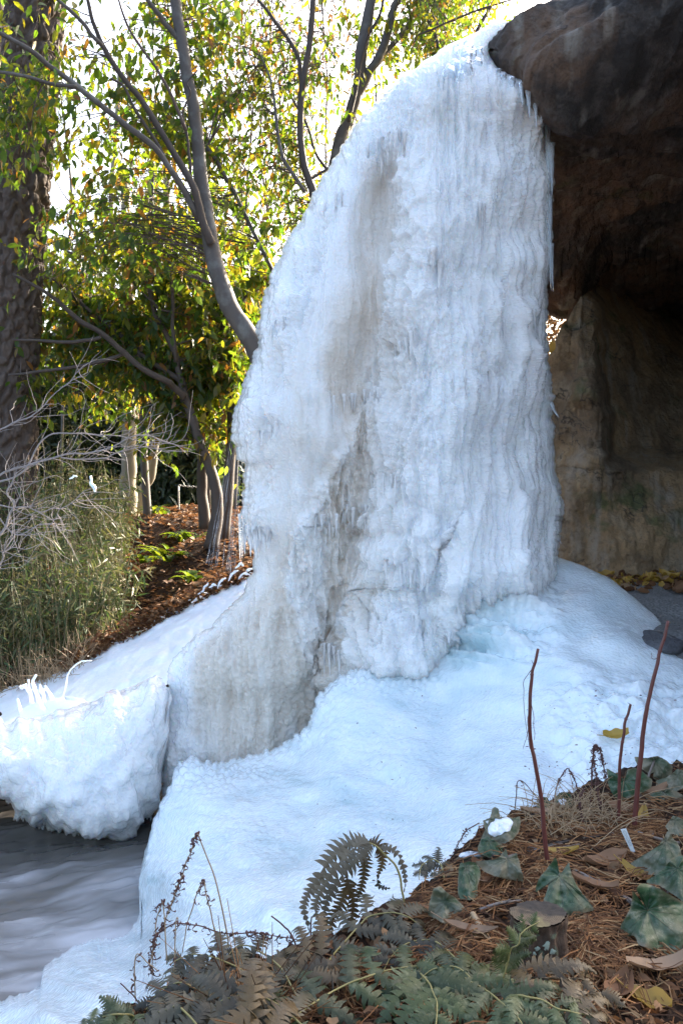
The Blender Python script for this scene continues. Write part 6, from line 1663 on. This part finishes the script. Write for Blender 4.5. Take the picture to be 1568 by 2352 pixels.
stalk('leaning dried stalk left of the straw tuft', [(1270, 1850), (1280, 1800), (1302, 1765), (1318, 1790), (1330, 1830)], [3, 3, 2.6, 2.4, 2], 3.6, 20, CURL, 12)
stalk('thin arched dried stalk over the snow left of the first red stem', [(1180, 1875), (1185, 1830), (1195, 1792), (1240, 1840), (1270, 1870)], [2.4, 2.4, 2.2, 2, 1.8], 3.55, 12, CURL, 13)
stalk('short rust brown stalk in front of the straw tuft', [(1345, 1930), (1338, 1890), (1330, 1840), (1340, 1810)], [3.5, 3.5, 3, 2.5], 3.45, 40, CURL, 14)
stalk('blackened comb like fern skeleton on the snow edge', [(1100, 1890), (1070, 1910), (1045, 1950), (1038, 1975)], [3, 2.6, 2.2, 1.8], 3.3, 18, CURL, 15)

# ---- straw tuft
T = Tubes(); r = np.random.RandomState(160)
for i in range(190):
    x = r.normal(1330, 55); y = r.normal(1885, 22)
    if not in_bank(x, y): continue
    b = on_bank(x, y, .0); a = np.array([r.normal(0, .11), r.normal(0, .05), abs(r.normal(.07, .05))])
    T.add(resample(np.array([b, b + a * .5 + np.array([0, 0, .02]), b + a + np.array([0, -.01, -.01])]), 6), np.linspace(.0016, .0007, 6), 4, False)
obj('straw_tuft', T.mesh('straw_tuft', STRAW), None, 'stuff')
T = Tubes()
for i in range(70):
    x = r.uniform(520, 640); y = r.uniform(2290, 2400); b = on_bank(x, y, .02); a = r.normal(0, .09, 3); a[2] = abs(a[2]) + .02
    T.add(resample(np.array([b, b + a * .5, b + a]), 5), np.linspace(.0014, .0007, 5), 4, False)
obj('needle_tuft', T.mesh('needle_tuft', NEEDLE), None, 'stuff')

# ---- fallen sticks
def stick(label, pts, w, mat, lift=.012):
    A = np.array([on_bank(x, y, lift) for x, y in pts]); d = A[:, 1].mean()
    o = bpy.data.objects.new('fallen_stick', None); o.location = A[0]; COL.objects.link(o); tag(o, label, 'stick', 'sticks lying on the needle bank')
    T = Tubes(); T.add(resample(A, 24, .003, len(pts)), np.linspace(w[0], w[1], 24) * .5 * d / F, 7, True, .15); obj('stick', T.mesh('stick', mat), o)
    T = Tubes(); k = resample(A, 24)[14]; T.add(np.stack([k, k + np.array([.012, -.006, .012])]), [.003, .0015], 5); obj('knot', T.mesh('knot', mat), o)
stick('long grey stick running from the tent shaped leaf to the big wilted leaf', [(1318, 2008), (1360, 2030), (1410, 2055), (1450, 2085)], (10, 8), PETIOLE)
stick('dark stick lying from the folded leaf past the first red stem', [(1130, 1975), (1200, 1965), (1290, 1942), (1390, 1925)], (7, 6), BARK_DARK)
stick('thin dark stick beneath the snow topped leaf', [(1180, 1880), (1260, 1880), (1330, 1890), (1375, 1905)], (6, 5), BARK_DARK)
stick('grey curved stick near the white tag', [(1400, 1925), (1450, 1915), (1500, 1932), (1560, 1945)], (8, 7), PETIOLE)
stick('short grey stick below the narrow folded leaf', [(1100, 2100), (1150, 2085), (1195, 2078)], (8, 6), PETIOLE)
stick('pale wood chip strip left of the stump', [(1085, 2110), (1110, 2150), (1125, 2170)], (14, 8), STRAW)
